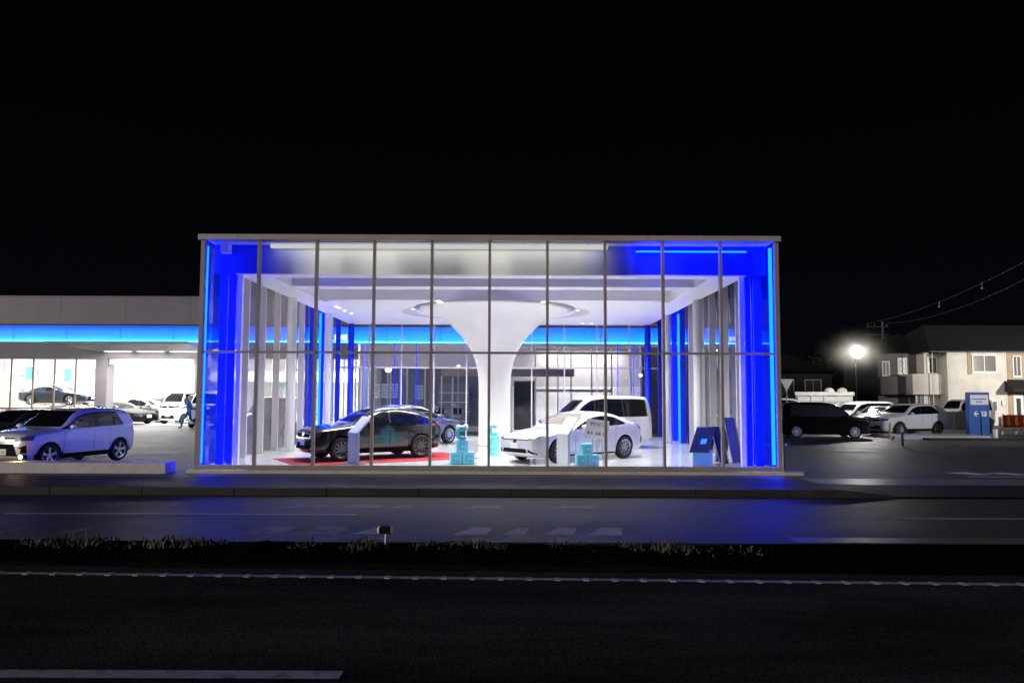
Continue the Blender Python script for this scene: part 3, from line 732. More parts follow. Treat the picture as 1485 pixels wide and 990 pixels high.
CARS = {
 'raize': dict(L=4.0, W=1.695, wb=2.525, fo=.74, R=.335, clad=True, win=[(1.12, 2.22), (2.27, 3.42)], ws=(1.09, 1.53), rw=(1.12, 1.47), winend=.2,
   top=[(0, .72), (.03, .90), (.10, .965), (.35, 1.01), (.9, 1.07), (1.05, 1.09), (1.75, 1.50), (2.1, 1.59), (2.7, 1.62), (3.3, 1.60), (3.62, 1.55), (3.76, 1.47), (3.92, 1.05), (3.97, .9), (4.0, .62)],
   belt=[(0, .86), (1.0, 1.0), (3.0, 1.04), (4, 1.08)], zb=[(0, .34), (.15, .24), (.8, .22), (3.2, .22), (3.85, .28), (4, .38)], spokes=5),
 'crossover': dict(L=4.18, W=1.765, wb=2.56, fo=.83, R=.345, clad=True, win=[(1.3, 2.3), (2.35, 3.35)], ws=(1.11, 1.46), rw=(1.12, 1.4), winend=.3,
   top=[(0, .68), (.04, .85), (.15, .925), (.6, 1.0), (1.05, 1.06), (1.2, 1.09), (1.9, 1.42), (2.3, 1.515), (2.6, 1.53), (3.1, 1.485), (3.6, 1.36), (3.9, 1.19), (4.05, 1.08), (4.14, .95), (4.18, .62)],
   belt=[(0, .82), (1.0, .98), (3.0, 1.05), (4.2, 1.12)], zb=[(0, .32), (.15, .22), (.8, .2), (3.3, .2), (4.0, .28), (4.18, .4)], spokes=10),
 'prius': dict(L=4.6, W=1.78, wb=2.75, fo=.93, R=.345, clad=False, win=[(1.55, 2.5), (2.55, 3.7)], ws=(1.05, 1.36), rw=(1.1, 1.34), winend=.45,
   top=[(0, .60), (.05, .73), (.2, .80), (.7, .91), (1.1, .975), (1.25, 1.0), (2.1, 1.31), (2.5, 1.41), (2.8, 1.43), (3.3, 1.38), (3.9, 1.22), (4.35, 1.08), (4.5, 1.03), (4.56, .9), (4.6, .6)],
   belt=[(0, .74), (1.0, .86), (3.0, .98), (4.6, 1.05)], zb=[(0, .26), (.15, .18), (.8, .17), (3.6, .17), (4.4, .25), (4.6, .36)], spokes=10),
 'minivan': dict(L=4.69, W=1.73, wb=2.85, fo=.85, R=.33, clad=False, win=[(.98, 1.95), (2.0, 3.25), (3.3, 4.46)], ws=(1.28, 1.74), rw=(1.15, 1.74), winend=.03,
   top=[(0, .75), (.03, 1.0), (.12, 1.09), (.5, 1.17), (.8, 1.23), (.92, 1.28), (1.6, 1.74), (1.9, 1.86), (2.5, 1.91), (3.9, 1.905), (4.45, 1.87), (4.56, 1.79), (4.63, 1.3), (4.67, .9), (4.69, .6)],
   belt=[(0, .95), (1, 1.08), (4.7, 1.12)], zb=[(0, .3), (.15, .2), (.8, .18), (4, .18), (4.5, .26), (4.69, .36)], spokes=7),
 'mpv': dict(L=4.26, W=1.695, wb=2.75, fo=.78, R=.31, clad=False, win=[(.95, 1.9), (1.95, 3.0), (3.05, 3.85)], ws=(1.18, 1.54), rw=(1.1, 1.52), winend=.08,
   top=[(0, .7), (.03, .88), (.12, .97), (.6, 1.06), (.8, 1.11), (.92, 1.16), (1.45, 1.54), (1.75, 1.67), (2.3, 1.73), (3.6, 1.72), (4.02, 1.67), (4.13, 1.55), (4.22, 1.05), (4.25, .85), (4.26, .55)],
   belt=[(0, .86), (1, .98), (4.3, 1.04)], zb=[(0, .28), (.15, .19), (.8, .17), (3.6, .17), (4.1, .24), (4.26, .34)], spokes=8),
 'suv': dict(L=4.6, W=1.85, wb=2.69, fo=.93, R=.36, clad=True, win=[(1.4, 2.45), (2.5, 3.75)], ws=(1.17, 1.57), rw=(1.16, 1.53), winend=.35,
   top=[(0, .75), (.04, .92), (.15, 1.0), (.7, 1.07), (1.15, 1.13), (1.3, 1.16), (2.0, 1.54), (2.4, 1.64), (3.0, 1.66), (3.7, 1.6), (4.1, 1.5), (4.45, 1.15), (4.55, 1.0), (4.6, .65)],
   belt=[(0, .9), (1.1, 1.04), (3.4, 1.1), (4.6, 1.16)], zb=[(0, .34), (.15, .24), (.8, .22), (3.6, .22), (4.4, .3), (4.6, .42)], spokes=5),
 'coupe': dict(L=4.2, W=1.72, wb=2.4, fo=.92, R=.31, clad=False, win=[(1.45, 2.45)], ws=(.9, 1.17), rw=(.96, 1.17), winend=.1,
   top=[(0, .5), (.06, .62), (.3, .7), (.8, .78), (1.2, .84), (1.35, .87), (2.0, 1.15), (2.3, 1.23), (2.6, 1.24), (3.0, 1.17), (3.45, .98), (3.8, .94), (4.1, .92), (4.17, .8), (4.2, .5)],
   belt=[(0, .6), (1.0, .78), (3.0, .82), (4.2, .85)], zb=[(0, .24), (.15, .16), (.8, .14), (3.3, .14), (4.0, .22), (4.2, .32)], spokes=5),
 'sedan': dict(L=4.35, W=1.75, wb=2.6, fo=.86, R=.32, clad=False, win=[(1.35, 2.3), (2.35, 3.4)], ws=(1.05, 1.4), rw=(1.08, 1.38), winend=.3,
   top=[(0, .60), (.05, .76), (.2, .84), (.7, .93), (1.1, .99), (1.25, 1.02), (1.95, 1.36), (2.3, 1.46), (2.7, 1.48), (3.3, 1.42), (3.8, 1.22), (4.1, 1.07), (4.28, .92), (4.35, .6)],
   belt=[(0, .74), (1.0, .9), (3.0, .96), (4.35, 1.0)], zb=[(0, .28), (.15, .19), (.8, .17), (3.4, .17), (4.1, .25), (4.35, .36)], spokes=6),
 'van': dict(L=3.4, W=1.48, wb=2.45, fo=.5, R=.28, clad=False, win=[(.5, 1.25), (1.3, 2.2), (2.25, 3.1)], ws=(1.24, 1.74), rw=(1.15, 1.72), winend=.05,
   top=[(0, .7), (.03, 1.0), (.12, 1.15), (.3, 1.24), (.7, 1.72), (1.05, 1.86), (2, 1.9), (3.0, 1.89), (3.25, 1.83), (3.35, 1.5), (3.39, .9), (3.4, .5)],
   belt=[(0, .95), (.5, 1.05), (3.4, 1.1)], zb=[(0, .3), (.1, .2), (.6, .18), (3.1, .18), (3.4, .3)], spokes=8),
}

k_ = .84
_m = dict(CARS['minivan'])
for q_ in ('top', 'belt', 'zb'): _m[q_] = [(x * k_, z) for x, z in _m[q_]]
_m['win'] = [(a * k_, b * k_) for a, b in _m['win']]
_m.update(L=4.69 * k_, wb=2.85 * k_, fo=.85 * k_)
CARS['boxvan'] = _m
class Shape:
    def __init__(s, c):
        s.c = c; s.L = c['L']; s.H = c['W'] / 2
        s.top = interp(c['top']); s.belt = interp(c['belt']); s.zb = interp(c['zb'])
        L = s.L; van = c is CARS['van'] or c is CARS['minivan'] or c is CARS['mpv'] or c is CARS['boxvan']; s.van = van
        s.W = interp([(0, .66 if not van else .76), (.04, .78 if not van else .86), (.14, .875 if not van else .92), (.35, .945), (.8, .985), (1.3, 1.0), (L - 1.1, 1.0), (L - .5, .97), (L - .2, .92 if not van else .96), (L - .05, .84 if not van else .92), (L, .74 if not van else .86)])
        s.sp = []
        x = 0.
        while x < L - 1e-6:
            s.sp.append(x); e = min(x, L - x)
            x += .012 if e < .06 else .03 if e < .2 else .055
        s.sp.append(L)
    def ring(s, x):
        zb, zt = s.zb(x), s.top(x); W = s.W(x) * s.H; bl = s.belt(x)
        zs = min(bl, zb + .80 * (zt - zb)); cab = sstep((zt - bl - .1) / .4)
        n = 2.6 + (4.6 if s.van else 2.6) * cab
        P = [(0, zb), (W * .5, zb), (W * .86, zb + .004)]
        for k in range(11):
            t = k / 10; z = zb + (zs - zb) * t
            q = 1 - t
            P.append((W * (1 - .055 * q**1.6 - .05 * max(0, q - .85) / .15 + .0), z + (.012 if k == 0 else 0)))
        for k in range(1, 17):
            th = math.pi / 2 * k / 16
            y = W * math.cos(th) ** (2 / n); z = zs + (zt - zs) * math.sin(th) ** (2 / n)
            h = max(0, z - bl)
            y *= 1 - cab * (.035 * sstep(h / .07) + (.13 if s.van else .20) * h / s.H * .9)
            if k == 16: y = 0
            P.append((y, z))
        return P
    def body(s):
        c = s.c; bm = bmesh.new(); rings = []
        for x in s.sp:
            P = s.ring(x); X = s.L / 2 - x
            full = [(y, z) for y, z in P] + [(-y, z) for y, z in P[-2:0:-1]]
            rings.append([bm.verts.new((X, y, z)) for y, z in full])
        n = len(rings[0])
        for a, b in zip(rings[:-1], rings[1:]):
            for i in range(n): bm.faces.new([a[i], a[(i + 1) % n], b[(i + 1) % n], b[i]])
        bm.faces.new(rings[0]); bm.faces.new(rings[-1][::-1])
        bmesh.ops.recalc_face_normals(bm, faces=bm.faces)
        me = bpy.data.meshes.new('car_body'); bm.to_mesh(me); bm.free()
        me.materials.append(M_silver); me.materials.append(M_black)
        o = bpy.data.objects.new('tmp', me); COL.objects.link(o)
        cb = MB()
        for ax in (c['fo'], c['fo'] + c['wb']):
            for sd in (-1, 1):
                y0, y1 = s.H - .3, s.H + .2
                cb.tube((s.L / 2 - ax, sd * y0, c['R'] * .98), (s.L / 2 - ax, sd * y1, c['R'] * .98), c['R'] + .055, n=40)
        cm = cb.mesh('cut'); cm.materials.append(M_silver); cm.materials.append(M_black)
        for p in cm.polygons: p.material_index = 1
        co = bpy.data.objects.new('tmpc', cm); COL.objects.link(co)
        md = o.modifiers.new('b', 'BOOLEAN'); md.operation = 'DIFFERENCE'; md.object = co; md.solver = 'EXACT'
        dg = bpy.context.evaluated_depsgraph_get()
        out = bpy.data.meshes.new_from_object(o.evaluated_get(dg))
        bpy.data.objects.remove(o); bpy.data.objects.remove(co)
        for p in out.polygons: p.use_smooth = p.material_index == 0
        # keep the arch lip and cap edges sharp
        bm = bmesh.new(); bm.from_mesh(out)
        for e in bm.edges:
            if len(e.link_faces) == 2 and e.calc_face_angle(0) > R(40): e.smooth = False
        s.bvh = BVHTree.FromBMesh(bm)
        bm.to_mesh(out); bm.free()
        return out
    def patch(s, pts, mode, off=.006, step=.05):
        """pts in (s,z) for mode 'L'/'R' sides, (y,z) for 'F'/'B'; dropped onto the body."""
        bm = bmesh.new(); bm.faces.new([bm.verts.new((a, b, 0)) for a, b in pts])
        lo = [min(p[i] for p in pts) for i in (0, 1)]; hi = [max(p[i] for p in pts) for i in (0, 1)]
        for i in (0, 1):
            k = lo[i] + step
            while k < hi[i] - 1e-4:
                co = [0, 0, 0]; no = [0, 0, 0]; co[i] = k; no[i] = 1
                bmesh.ops.bisect_plane(bm, geom=bm.verts[:] + bm.edges[:] + bm.faces[:], plane_co=co, plane_no=no); k += step
        for v in bm.verts:
            a, b = v.co.x, v.co.y
            if mode in 'LR':
                sd = 1 if mode == 'L' else -1
                o, d = Vector((s.L / 2 - a, sd * 3, b)), Vector((0, -sd, 0))
            else:
                sd = 1 if mode == 'F' else -1
                o, d = Vector((sd * 6, a, b)), Vector((-sd, 0, 0))
            h = s.bvh.ray_cast(o, d)
            if h[0] is None: 
                q = Vector((s.L / 2 - a, sd * s.H, b)) if mode in 'LR' else Vector((sd * s.L / 2, a, b))
                h = s.bvh.find_nearest(q)
            nn = h[1] if h[1].dot(-d) > 0 else -h[1]
            v.co = h[0] + nn * off
        return bm

def mirror(p): return [(-a, b) for a, b in p]
CACHE = {}
def prep(kind):
    if kind in CACHE: return CACHE[kind]
    c = CARS[kind]; s = Shape(c); body = s.body(); H = s.H; L = s.L
    parts = []   # (name, mesh, matkey, parentindex)
    def add(name, bms, key):
        me = bpy.data.meshes.new(name)
        if not isinstance(bms, list): bms = [bms]
        tot = bmesh.new()
        for b in bms:
            t = bpy.data.meshes.new('t'); b.to_mesh(t); tot.from_mesh(t); bpy.data.meshes.remove(t); b.free()
        bmesh.ops.recalc_face_normals(tot, faces=tot.faces)
        tot.to_mesh(me); tot.free()
        for p in me.polygons: p.use_smooth = True
        parts.append((name, me, key))
    # side glass
    def winpoly(a, b, last):
        low, up = [], []
        n = 14
        for k in range(n + 1):
            x = a + (b - a) * k / n
            low.append((x, s.belt(x) + .035)); up.append((x, s.top(x) - .125))
        if last:
            e = c['winend']
            up = [(x, z) for x, z in up if x < b - e] ; low[-1] = (b - .02, low[-1][1] + .03)
        up = [(x, z) for x, z in up if z > s.belt(x) + .08]
        low = [(x, z) for x, z in low]
        a0 = up[0][0]
        return low + up[::-1]
    for sd in 'LR':
        add('pillar_trim', s.patch(winpoly(c['win'][0][0], c['win'][-1][1] + .02, True), sd, .003), 'gloss')
        for i, (a, b) in enumerate(c['win']):
            add('window', s.patch(winpoly(a, b, i == len(c['win']) - 1), sd), 'glass')
    z0, z1 = c['ws']
    ww = [H * .80, H * .66]
    add('windshield', s.patch([(-ww[0], z0 + .01), (ww[0], z0 + .01), (ww[0] * .97, z0 + .12), (ww[1] * 1.01, z1 - .05), (ww[1] * .9, z1), (-ww[1] * .9, z1), (-ww[1] * 1.01, z1 - .05), (-ww[0] * .97, z0 + .12)], 'F'), 'windshield')
    z0, z1 = c['rw']
    add('rear_window', s.patch([(-H * .74, z0), (H * .74, z0), (H * .62, z1), (-H * .62, z1)], 'B'), 'glass')
    # cladding and sill strips
    for sd in 'LR':
        fa, ra, r = c['fo'], c['fo'] + c['wb'], c['R'] + .06
        zl = s.zb(2) + .02; zh = zl + (.13 if c['clad'] else .05)
        add('sill_trim', s.patch([(fa + r, zl), (ra - r, zl), (ra - r, zh), (fa + r, zh)], sd), 'black')
        if c['clad']:
            for ax in (fa, ra):
                o1, o2 = [], []
                for k in range(19):
                    t = math.pi * (k / 18) ; rr = r + .055
                    o1.append((ax + rr * math.cos(t), c['R'] * .9 + rr * math.sin(t))); o2.append((ax + (r - .002) * math.cos(t), c['R'] * .9 + (r - .002) * math.sin(t)))
                bms = []
                for k in range(18): bms.append(s.patch([o1[k], o1[k + 1], o2[k + 1], o2[k]], sd, .008, .2))
                add('arch_trim', bms, 'black')
        # door seams and handles
        wn = c['win']; xs_ = [wn[0][0] + .0, wn[0][1] + .025] + [wn[1][1] + .02 if len(wn) > 1 else wn[0][1] + .4]
        bms = []
        for x in xs_[:3]:
            if abs(x - ra) < r or abs(x - fa) < r: x = ra - r - .03 if abs(x - ra) < r else fa + r + .06
            bms.append(s.patch([(x, zh + .02), (x + .010, zh + .02), (x + .010, s.belt(x) + .02), (x, s.belt(x) + .02)], sd, .003, .1))
        add('door_seam', bms, 'black')
        for x in [wn[0][1] - .2] + ([wn[1][1] - .35] if len(wn) > 1 else []):
            z = s.belt(x) - .09
            add('door_handle', s.patch([(x, z), (x + .19, z), (x + .19, z + .035), (x, z + .035)], sd, .022, .06), 'handle')
    # face
    zt = s.top(.12)
    zl = s.zb(0)
    if kind == 'raize':
        add('grille', s.patch([(-H * .62, zt - .16), (H * .62, zt - .16), (H * .62, zt - .12), (-H * .62, zt - .12)], 'F'), 'black')
        add('lower_grille', s.patch([(-H * .62, .36), (H * .62, .36), (H * .45, .68), (-H * .45, .68)], 'F'), 'black')
        for q in (1, -1):
            P = [(H * .48, zt - .22), (H * .92, zt - .19), (H * .93, zt - .08), (H * .5, zt - .13)]
            add('headlight', s.patch(P if q > 0 else mirror(P), 'F', .008, .04), 'lamp')
            P = [(H * .70, .44), (H * .84, .44), (H * .84, .66), (H * .60, .57), (H * .72, .56)]
            add('fog_light', s.patch(P if q > 0 else mirror(P), 'F'), 'black')
        py = .47
    elif kind == 'prius':
        add('grille', s.patch([(-H * .60, .30), (H * .60, .30), (H * .52, .42), (-H * .52, .42)], 'F'), 'black')
        add('skid_trim', s.patch([(-H * .66, .27), (H * .66, .27), (H * .62, .305), (-H * .62, .305)], 'F', .012), 'handle')
        add('nose_trim', s.patch([(-H * .6, .652), (H * .6, .652), (H * .6, .672), (-H * .6, .672)], 'F'), 'black')
        for q in (1, -1):
            P = [(H * .56, .645), (H * .90, .70), (H * .93, .80), (H * .88, .78), (H * .56, .685)]
            add('headlight', s.patch(P if q > 0 else mirror(P), 'F', .008, .04), 'lamp')
            P = [(H * .62, .34), (H * .86, .26), (H * .86, .30), (H * .64, .42)]
            add('fog_trim', s.patch(P if q > 0 else mirror(P), 'F'), 'black')
        py = .50
    else:
        add('grille', s.patch([(-H * .5, zt - .24), (H * .5, zt - .24), (H * .54, zt - .13), (-H * .54, zt - .13)], 'F'), 'black')
        add('lower_grille', s.patch([(-H * .62, zl + .02), (H * .62, zl + .02), (H * .5, zl + .2), (-H * .5, zl + .2)], 'F'), 'black')
        for q in (1, -1):
            P = [(H * .54, zt - .22), (H * .9, zt - .2), (H * .92, zt - .08), (H * .56, zt - .13)]
            add('headlight', s.patch(P if q > 0 else mirror(P), 'F', .008, .04), 'lamp')
        py = zl + .21
    add('emblem', s.patch([(.07 * math.cos(2 * math.pi * k / 14), zt - .15 + .05 * math.sin(2 * math.pi * k / 14)) for k in range(14)], 'F', .014), 'chrome')
    add('number_plate', s.patch([(-.165, py - .08), (.165, py - .08), (.165, py + .08), (-.165, py + .08)], 'F', .02, .5), 'plate')
    zr = s.belt(L) - .02
    add('number_plate', s.patch([(-.165, zr - .3), (.165, zr - .3), (.165, zr - .14), (-.165, zr - .14)], 'B', .02, .5), 'plate')
    for q in (1, -1):
        P = [(H * .55, zr - .14), (H * .93, zr - .14), (H * .93, zr + .02), (H * .6, zr - .02)]
        tall = kind in ('van', 'minivan', 'mpv', 'boxvan')
        if tall: P = [(H * .84, zr - .2), (H * .93, zr - .2), (H * .88, zr + .2), (H * .84, zr + .2)]
        add('tail_light', s.patch(P if q > 0 else mirror(P), 'B', .01, .04), 'tail')
    add('rear_bumper_trim', s.patch([(-H * .8, s.zb(L) + .0), (H * .8, s.zb(L) + .0), (H * .8, s.zb(L) + .16), (-H * .8, s.zb(L) + .16)], 'B'), 'black')
    # mirrors
    for q in (1, -1):
        xm = c['win'][0][0] + .28; zm = s.belt(xm) + .09
        b = bmesh.new()
        M = Matrix.Translation((L / 2 - xm + .02, q * (H + .10), zm)) @ Matrix.Diagonal((.075, .115, .07, 1))
        bmesh.ops.create_uvsphere(b, u_segments=12, v_segments=8, radius=1, matrix=M)
        add('mirror', b, 'paint')
    if kind in ('raize', 'suv', 'crossover', 'sedan'):
        b = bmesh.new(); xr = L - .75; M = Matrix.Translation((L / 2 - xr, 0, s.top(xr) + .02)) @ Matrix.Diagonal((.09, .025, .035, 1))
        bmesh.ops.create_uvsphere(b, u_segments=10, v_segments=6, radius=1, matrix=M); add('antenna_fin', b, 'paint')
    if kind == 'coupe':
        b = MB(); b.box(-1.95, -1.75, -.7, .7, 1.03, 1.06); b.box(-1.88, -1.82, -.62, -.58, .9, 1.03); b.box(-1.88, -1.82, .58, .62, .9, 1.03); add('spoiler', b.bm, 'paint')
    if kind == 'prius' or kind == 'crossover':
        b = MB(); xr = 3.62 if kind == 'crossover' else 4.42; b.box(L / 2 - xr - .26, L / 2 - xr, -H * .66, H * .66, s.top(xr) - .03, s.top(xr) + .01); b.bevel(.012); add('spoiler', b.bm, 'paint')
    # wheel meshes
    Rw = c['R']; wd = .2
    t = MB().lathe([(Rw * .70, -wd / 2), (Rw * .93, -wd / 2), (Rw, -wd / 2 + .04), (Rw, wd / 2 - .04), (Rw * .93, wd / 2), (Rw * .70, wd / 2)], n=36, axis='Y', closed=True).mesh('wheel')
    t.materials.append(M_tyre)
    for p in t.polygons: p.use_smooth = True
    g = MB(); ro = Rw * .705
    g.lathe([(ro, wd / 2 - .015), (ro, wd / 2), (ro * .9, wd / 2 - .012), (ro * .9, wd / 2 - .03)], n=36, axis='Y', closed=True)
    g.lathe([(0, wd / 2 - .04), (.055, wd / 2 - .04), (.055, wd / 2 - .018), (0, wd / 2 - .012)], n=16, axis='Y')
    ns = c['spokes']
    for k in range(ns):
        a = 2 * math.pi * k / ns; w0, w1 = (.045, .026) if ns <= 6 else (.02, .024)
        offs = (0,) if ns <= 8 else (0,)
        for of in offs:
            A = Matrix.Rotation(a + of, 4, 'Y')
            pts = [A @ Vector((x, y, z)) for x, y, z in ((-w1, wd / 2 - .02, .03), (w1, wd / 2 - .02, .03), (w0, wd / 2 - .006, ro * .93), (-w0, wd / 2 - .006, ro * .93))]
            g.prism(pts, (0, -.022, 0))
    rim = g.mesh('rim'); rim.materials.append(M_rim)
    dk = MB().lathe([(0, wd / 2 - .07), (ro * .99, wd / 2 - .07), (ro * .99, wd / 2 - .09), (0, wd / 2 - .09)], n=30, axis='Y').mesh('rim_barrel'); dk.materials.append(M_rimdark)
    CACHE[kind] = (s, body, parts, t, rim, dk)
    return CACHE[kind]

PAINTS = {
 'white': mat('paint_white', (.66, .67, .68), .25, coat=1), 'pearl': mat('paint_pearl', (.62, .62, .65), .22, coat=1, noise=.015, scale=40),
 'mattblack': mat('paint_dull_black', (.012, .012, .013), .5, spec=.15), 'bright': mat('paint_bright_white', (.84, .84, .86), .25, coat=1),
 'black': mat('paint_black', (.006, .006, .007), .2, coat=1), 'bluegrey': mat('paint_bluegrey', (.16, .18, .27), .25, coat=1, metal=.3),
 'navy': mat('paint_navy', (.025, .045, .075), .25, coat=1), 'beige': mat('paint_beige', (.24, .22, .19), .28, coat=1), 'silver': mat('paint_silver', (.5, .5, .52), .28, coat=1, metal=.5),
 'darkgrey': mat('paint_darkgrey', (.05, .052, .055), .25, coat=1)}
M_ltglass = mat('pale_interior_glass', (.2, .175, .14), .1, coat=1)

def car(name, kind, paint, x, y, heading, label, cat='car', z=0., group=None, glassm=None, ws=None, rimdark=False, steer=0., plate_txt=None):
    s, body, parts, tm, rm, dm = prep(kind); c = CARS[kind]
    t = thing(name, label, cat, (x, y, z), heading, group)
    P = PAINTS[paint]
    mm = {'glass': glassm or M_cglass, 'windshield': ws or glassm or M_cglass, 'black': M_black, 'gloss': M_rimdark, 'paint': P, 'handle': P, 'lamp': M_lamp, 'tail': M_tail, 'plate': M_plate, 'chrome': M_chrome}
    b = body.copy(); b.materials[0] = P
    link('body', b, None, t)
    for n, me, key in parts:
        m2 = me.copy(); m2.materials.clear(); m2.materials.append(mm[key])
        o = link(n, m2, None, t)
        if n == 'number_plate' and plate_txt and me is [q for q in parts if q[0] == 'number_plate'][0][1]:
            v = sum((Vector(q.co) for q in me.vertices), Vector()) / len(me.vertices)
            text_mesh('plate_lettering', plate_txt, .095, M_ink, o, v + Vector((.004, 0, -.012)), (R(90), 0, R(90)))
    for ax in (c['fo'], c['fo'] + c['wb']):
        for sd in (1, -1):
            w_ = link('wheel', tm, None, t); w_.location = (s.L / 2 - ax, sd * (s.H - .115), c['R'])
            if sd < 0: w_.rotation_euler = (0, 0, math.pi)
            if ax == c['fo'] and steer: w_.rotation_euler.z += steer
            rmm = rm
            if kind == 'mpv' and paint == 'black':
                rmm = rm.copy(); rmm.materials.clear(); rmm.materials.append(M_board)
            if rimdark:
                rmm = rm.copy(); rmm.materials.clear(); rmm.materials.append(mat('rim_gunmetal', (.16, .16, .17), .3, metal=.9))
            r_ = link('rim', rmm, None, w_); r_.rotation_euler = (0, random.uniform(0, 6), 0)
            link('rim_barrel', dm, None, w_)
    return t

def head(dx, dy): return math.atan2(dy, dx)
# outside, left of the pavilion
car('parked_car', 'raize', 'white', -13.1, 22.35, head(-.26, -.965), 'compact white SUV with black wheel arches behind the low wall, tinted blue', 'car', 0, 'cars parked around the showroom', plate_txt='31-33')
car('parked_car', 'sedan', 'darkgrey', -17.1, 26.3, head(-.3, -.95), 'dark car at the left edge, half hidden behind the white SUV', 'car', 0, 'cars parked around the showroom')
car('parked_car', 'minivan', 'black', at(398, 600, 36).x, 36.0, head(.05, -1), 'black minivan seen head-on through the left side glass of the pavilion', 'car', 0, 'cars parked around the showroom')
car('parked_car', 'van', 'white', at(306, 600, 40.2).x, 40.2, head(.12, -1), 'small white van seen between the blue fins at the left front corner', 'van', .3, 'cars parked around the showroom')
# in the workshop
car('parked_car', 'coupe', 'mattblack', at(176, 600, 43.6).x, 43.6, head(.93, -.36), 'low black sports car with silver wheels in the bright workshop doorway', 'car', .31, 'cars in the workshop', steer=.1)
car('parked_car', 'sedan', 'beige', at(218, 600, 46.3).x, 46.3, head(.96, -.28), 'dull beige hatchback behind the black sports car in the workshop doorway', 'car', .31, 'cars in the workshop')
car('parked_car', 'van', 'white', at(272, 600, 44.6).x, 44.6, head(-.25, -.97), 'white box van facing out at the right end of the workshop doorway', 'van', .31, 'cars in the workshop')
car('parked_car', 'sedan', 'white', at(247, 590, 50.5).x, 50.5, head(-.6, -.8), 'white car at the back of the workshop beside the box van', 'car', .45, 'cars in the workshop')
p = at(85, 587, 46.0)
car('parked_car', 'coupe', 'navy', p.x, 46.0, head(1, -.05), 'dark blue coupe with a rear wing raised on a workshop lift', 'car', p.z, 'cars in the workshop')
lz = p.z
t = thing('car_lift', 'pale two-post lift holding up the dark blue coupe', 'lift', (p.x, 46.0, .312))
for sd in (-1, 1):
    MB().box(-.14, .14, sd * 1.45 - .12, sd * 1.45 + .12, 0, 2.5 if sd > 0 else .4).build('post', M_cyanlight if False else M_silver, t)
    for q in (-1, 1): MB().prism([(q * .05, sd * 1.34, lz - .33), (q * .25, sd * 1.34, lz - .33), (q * 1.05, sd * .55, lz - .33), (q * .85, sd * .55, lz - .33)], (0, 0, .09)).build('arm', M_silver, t)
for sd in (-1, 1): MB().box(-1.1, 1.1, sd * .6 - .12, sd * .6 + .12, lz - .235, lz - .16).build('runway', M_silver, t)
g = MB(); g.box(-.5, .5, -.4, .4, 0, .9); g.box(-.35, .35, -.3, .3, .9, lz - .34); g.build('lift_column', M_silver, t)
# workshop trolleys
for k, (px, m, lab) in enumerate(((26, M_yellow, 'yellow tool trolley by the left of the raised coupe'), (112, M_silver, 'silver tool trolley below the nose of the raised coupe'), (4, M_red, 'red tool trolley at the left edge of the workshop window'))):
    q = at(px, 600, 44.2); t = thing('tool_trolley', lab, 'trolley', (q.x, 44.2, .312), 0, 'tool trolleys')
    MB().box(-.35, .35, -.22, .22, .12, .85).bevel(.02).build('cabinet', m, t)
    g = MB()
    for r in range(3): g.box(-.32, .32, -.235, -.222, .18 + .22 * r, .36 + .22 * r)
    g.build('drawer', M_silver, t)
    for a in (-.28, .28):
        for b_ in (-.16, .16): MB().lathe([(0, -.02), (.06, -.02), (.06, .02), (0, .02)], (a, b_, .06), 14, 'Y').build('wheel', M_black, t)
    MB().tube((-.4, -.15, .8), (-.4, .15, .8), .015).build('handle', M_steel, t)

# display cars
FZ = .12
car('display_car', 'crossover', 'black', -4.3, 23.2, head(-math.cos(R(35)), -math.sin(R(35))), 'glossy black crossover on the red carpet inside the pavilion', 'car', FZ + .012, 'cars on display inside', steer=.12, rimdark=True)
car('display_car', 'crossover', 'bluegrey', -3.9, 29.6, head(.62, .78), 'blue-grey crossover parked behind the black one inside the pavilion', 'car', FZ, 'cars on display inside')
car('display_car', 'prius', 'pearl', 1.85, 23.1, head(-math.cos(R(40)), -math.sin(R(40))), 'white wedge-shaped hatchback at the front right of the showroom floor', 'car', FZ, 'cars on display inside', ws=M_ltglass, steer=.1)
car('display_car', 'boxvan', 'pearl', 3.04, 28.1, head(-math.cos(R(17)), -math.sin(R(17))), 'tall white minivan behind the white hatchback inside the pavilion', 'car', FZ, 'cars on display inside')
# right lot
car('parked_car', 'mpv', 'black', at(1190, 600, 37.8).x, 37.8, head(1, -.08), 'black compact people carrier nearest the right corner of the pavilion', 'car', 0, 'cars parked on the right lot', glassm=mat('grey_reflecting_glass', (.035, .038, .046), .2, coat=1))
car('parked_car', 'suv', 'bright', at(1312, 600, 40.4).x, 40.4, head(-.93, -.36), 'white SUV with dark wheel arches parked facing the black people carrier', 'car', 0, 'cars parked on the right lot')
car('parked_car', 'mpv', 'white', at(1247, 600, 46).x, 46, head(-.95, -.3), 'white people carrier in the second row between the black carrier and the white SUV', 'car', 0, 'cars parked on the right lot')
car('parked_car', 'sedan', 'silver', at(1272, 600, 43.5).x + .3, 44.0, head(-.75, -.66), 'silver car glaring under the lot lamp behind the white SUV', 'car', 0, 'cars parked on the right lot')
car('parked_car', 'sedan', 'white', at(1047, 600, 42.6).x, 40.2, head(-.15, -1), 'pale car seen through the right side glass of the pavilion', 'car', 0, 'cars parked on the right lot')
car('parked_car', 'minivan', 'white', at(1135, 600, 46.5).x, 46.5, head(1, .1), 'white minivan almost hidden behind the rear of the black people carrier', 'car', 0, 'cars parked on the right lot')
car('parked_car', 'van', 'white', at(1402, 600, 50).x, 50, head(-.9, -.3), 'small white van tucked behind the blue entrance sign', 'van', 0, 'cars parked on the right lot')

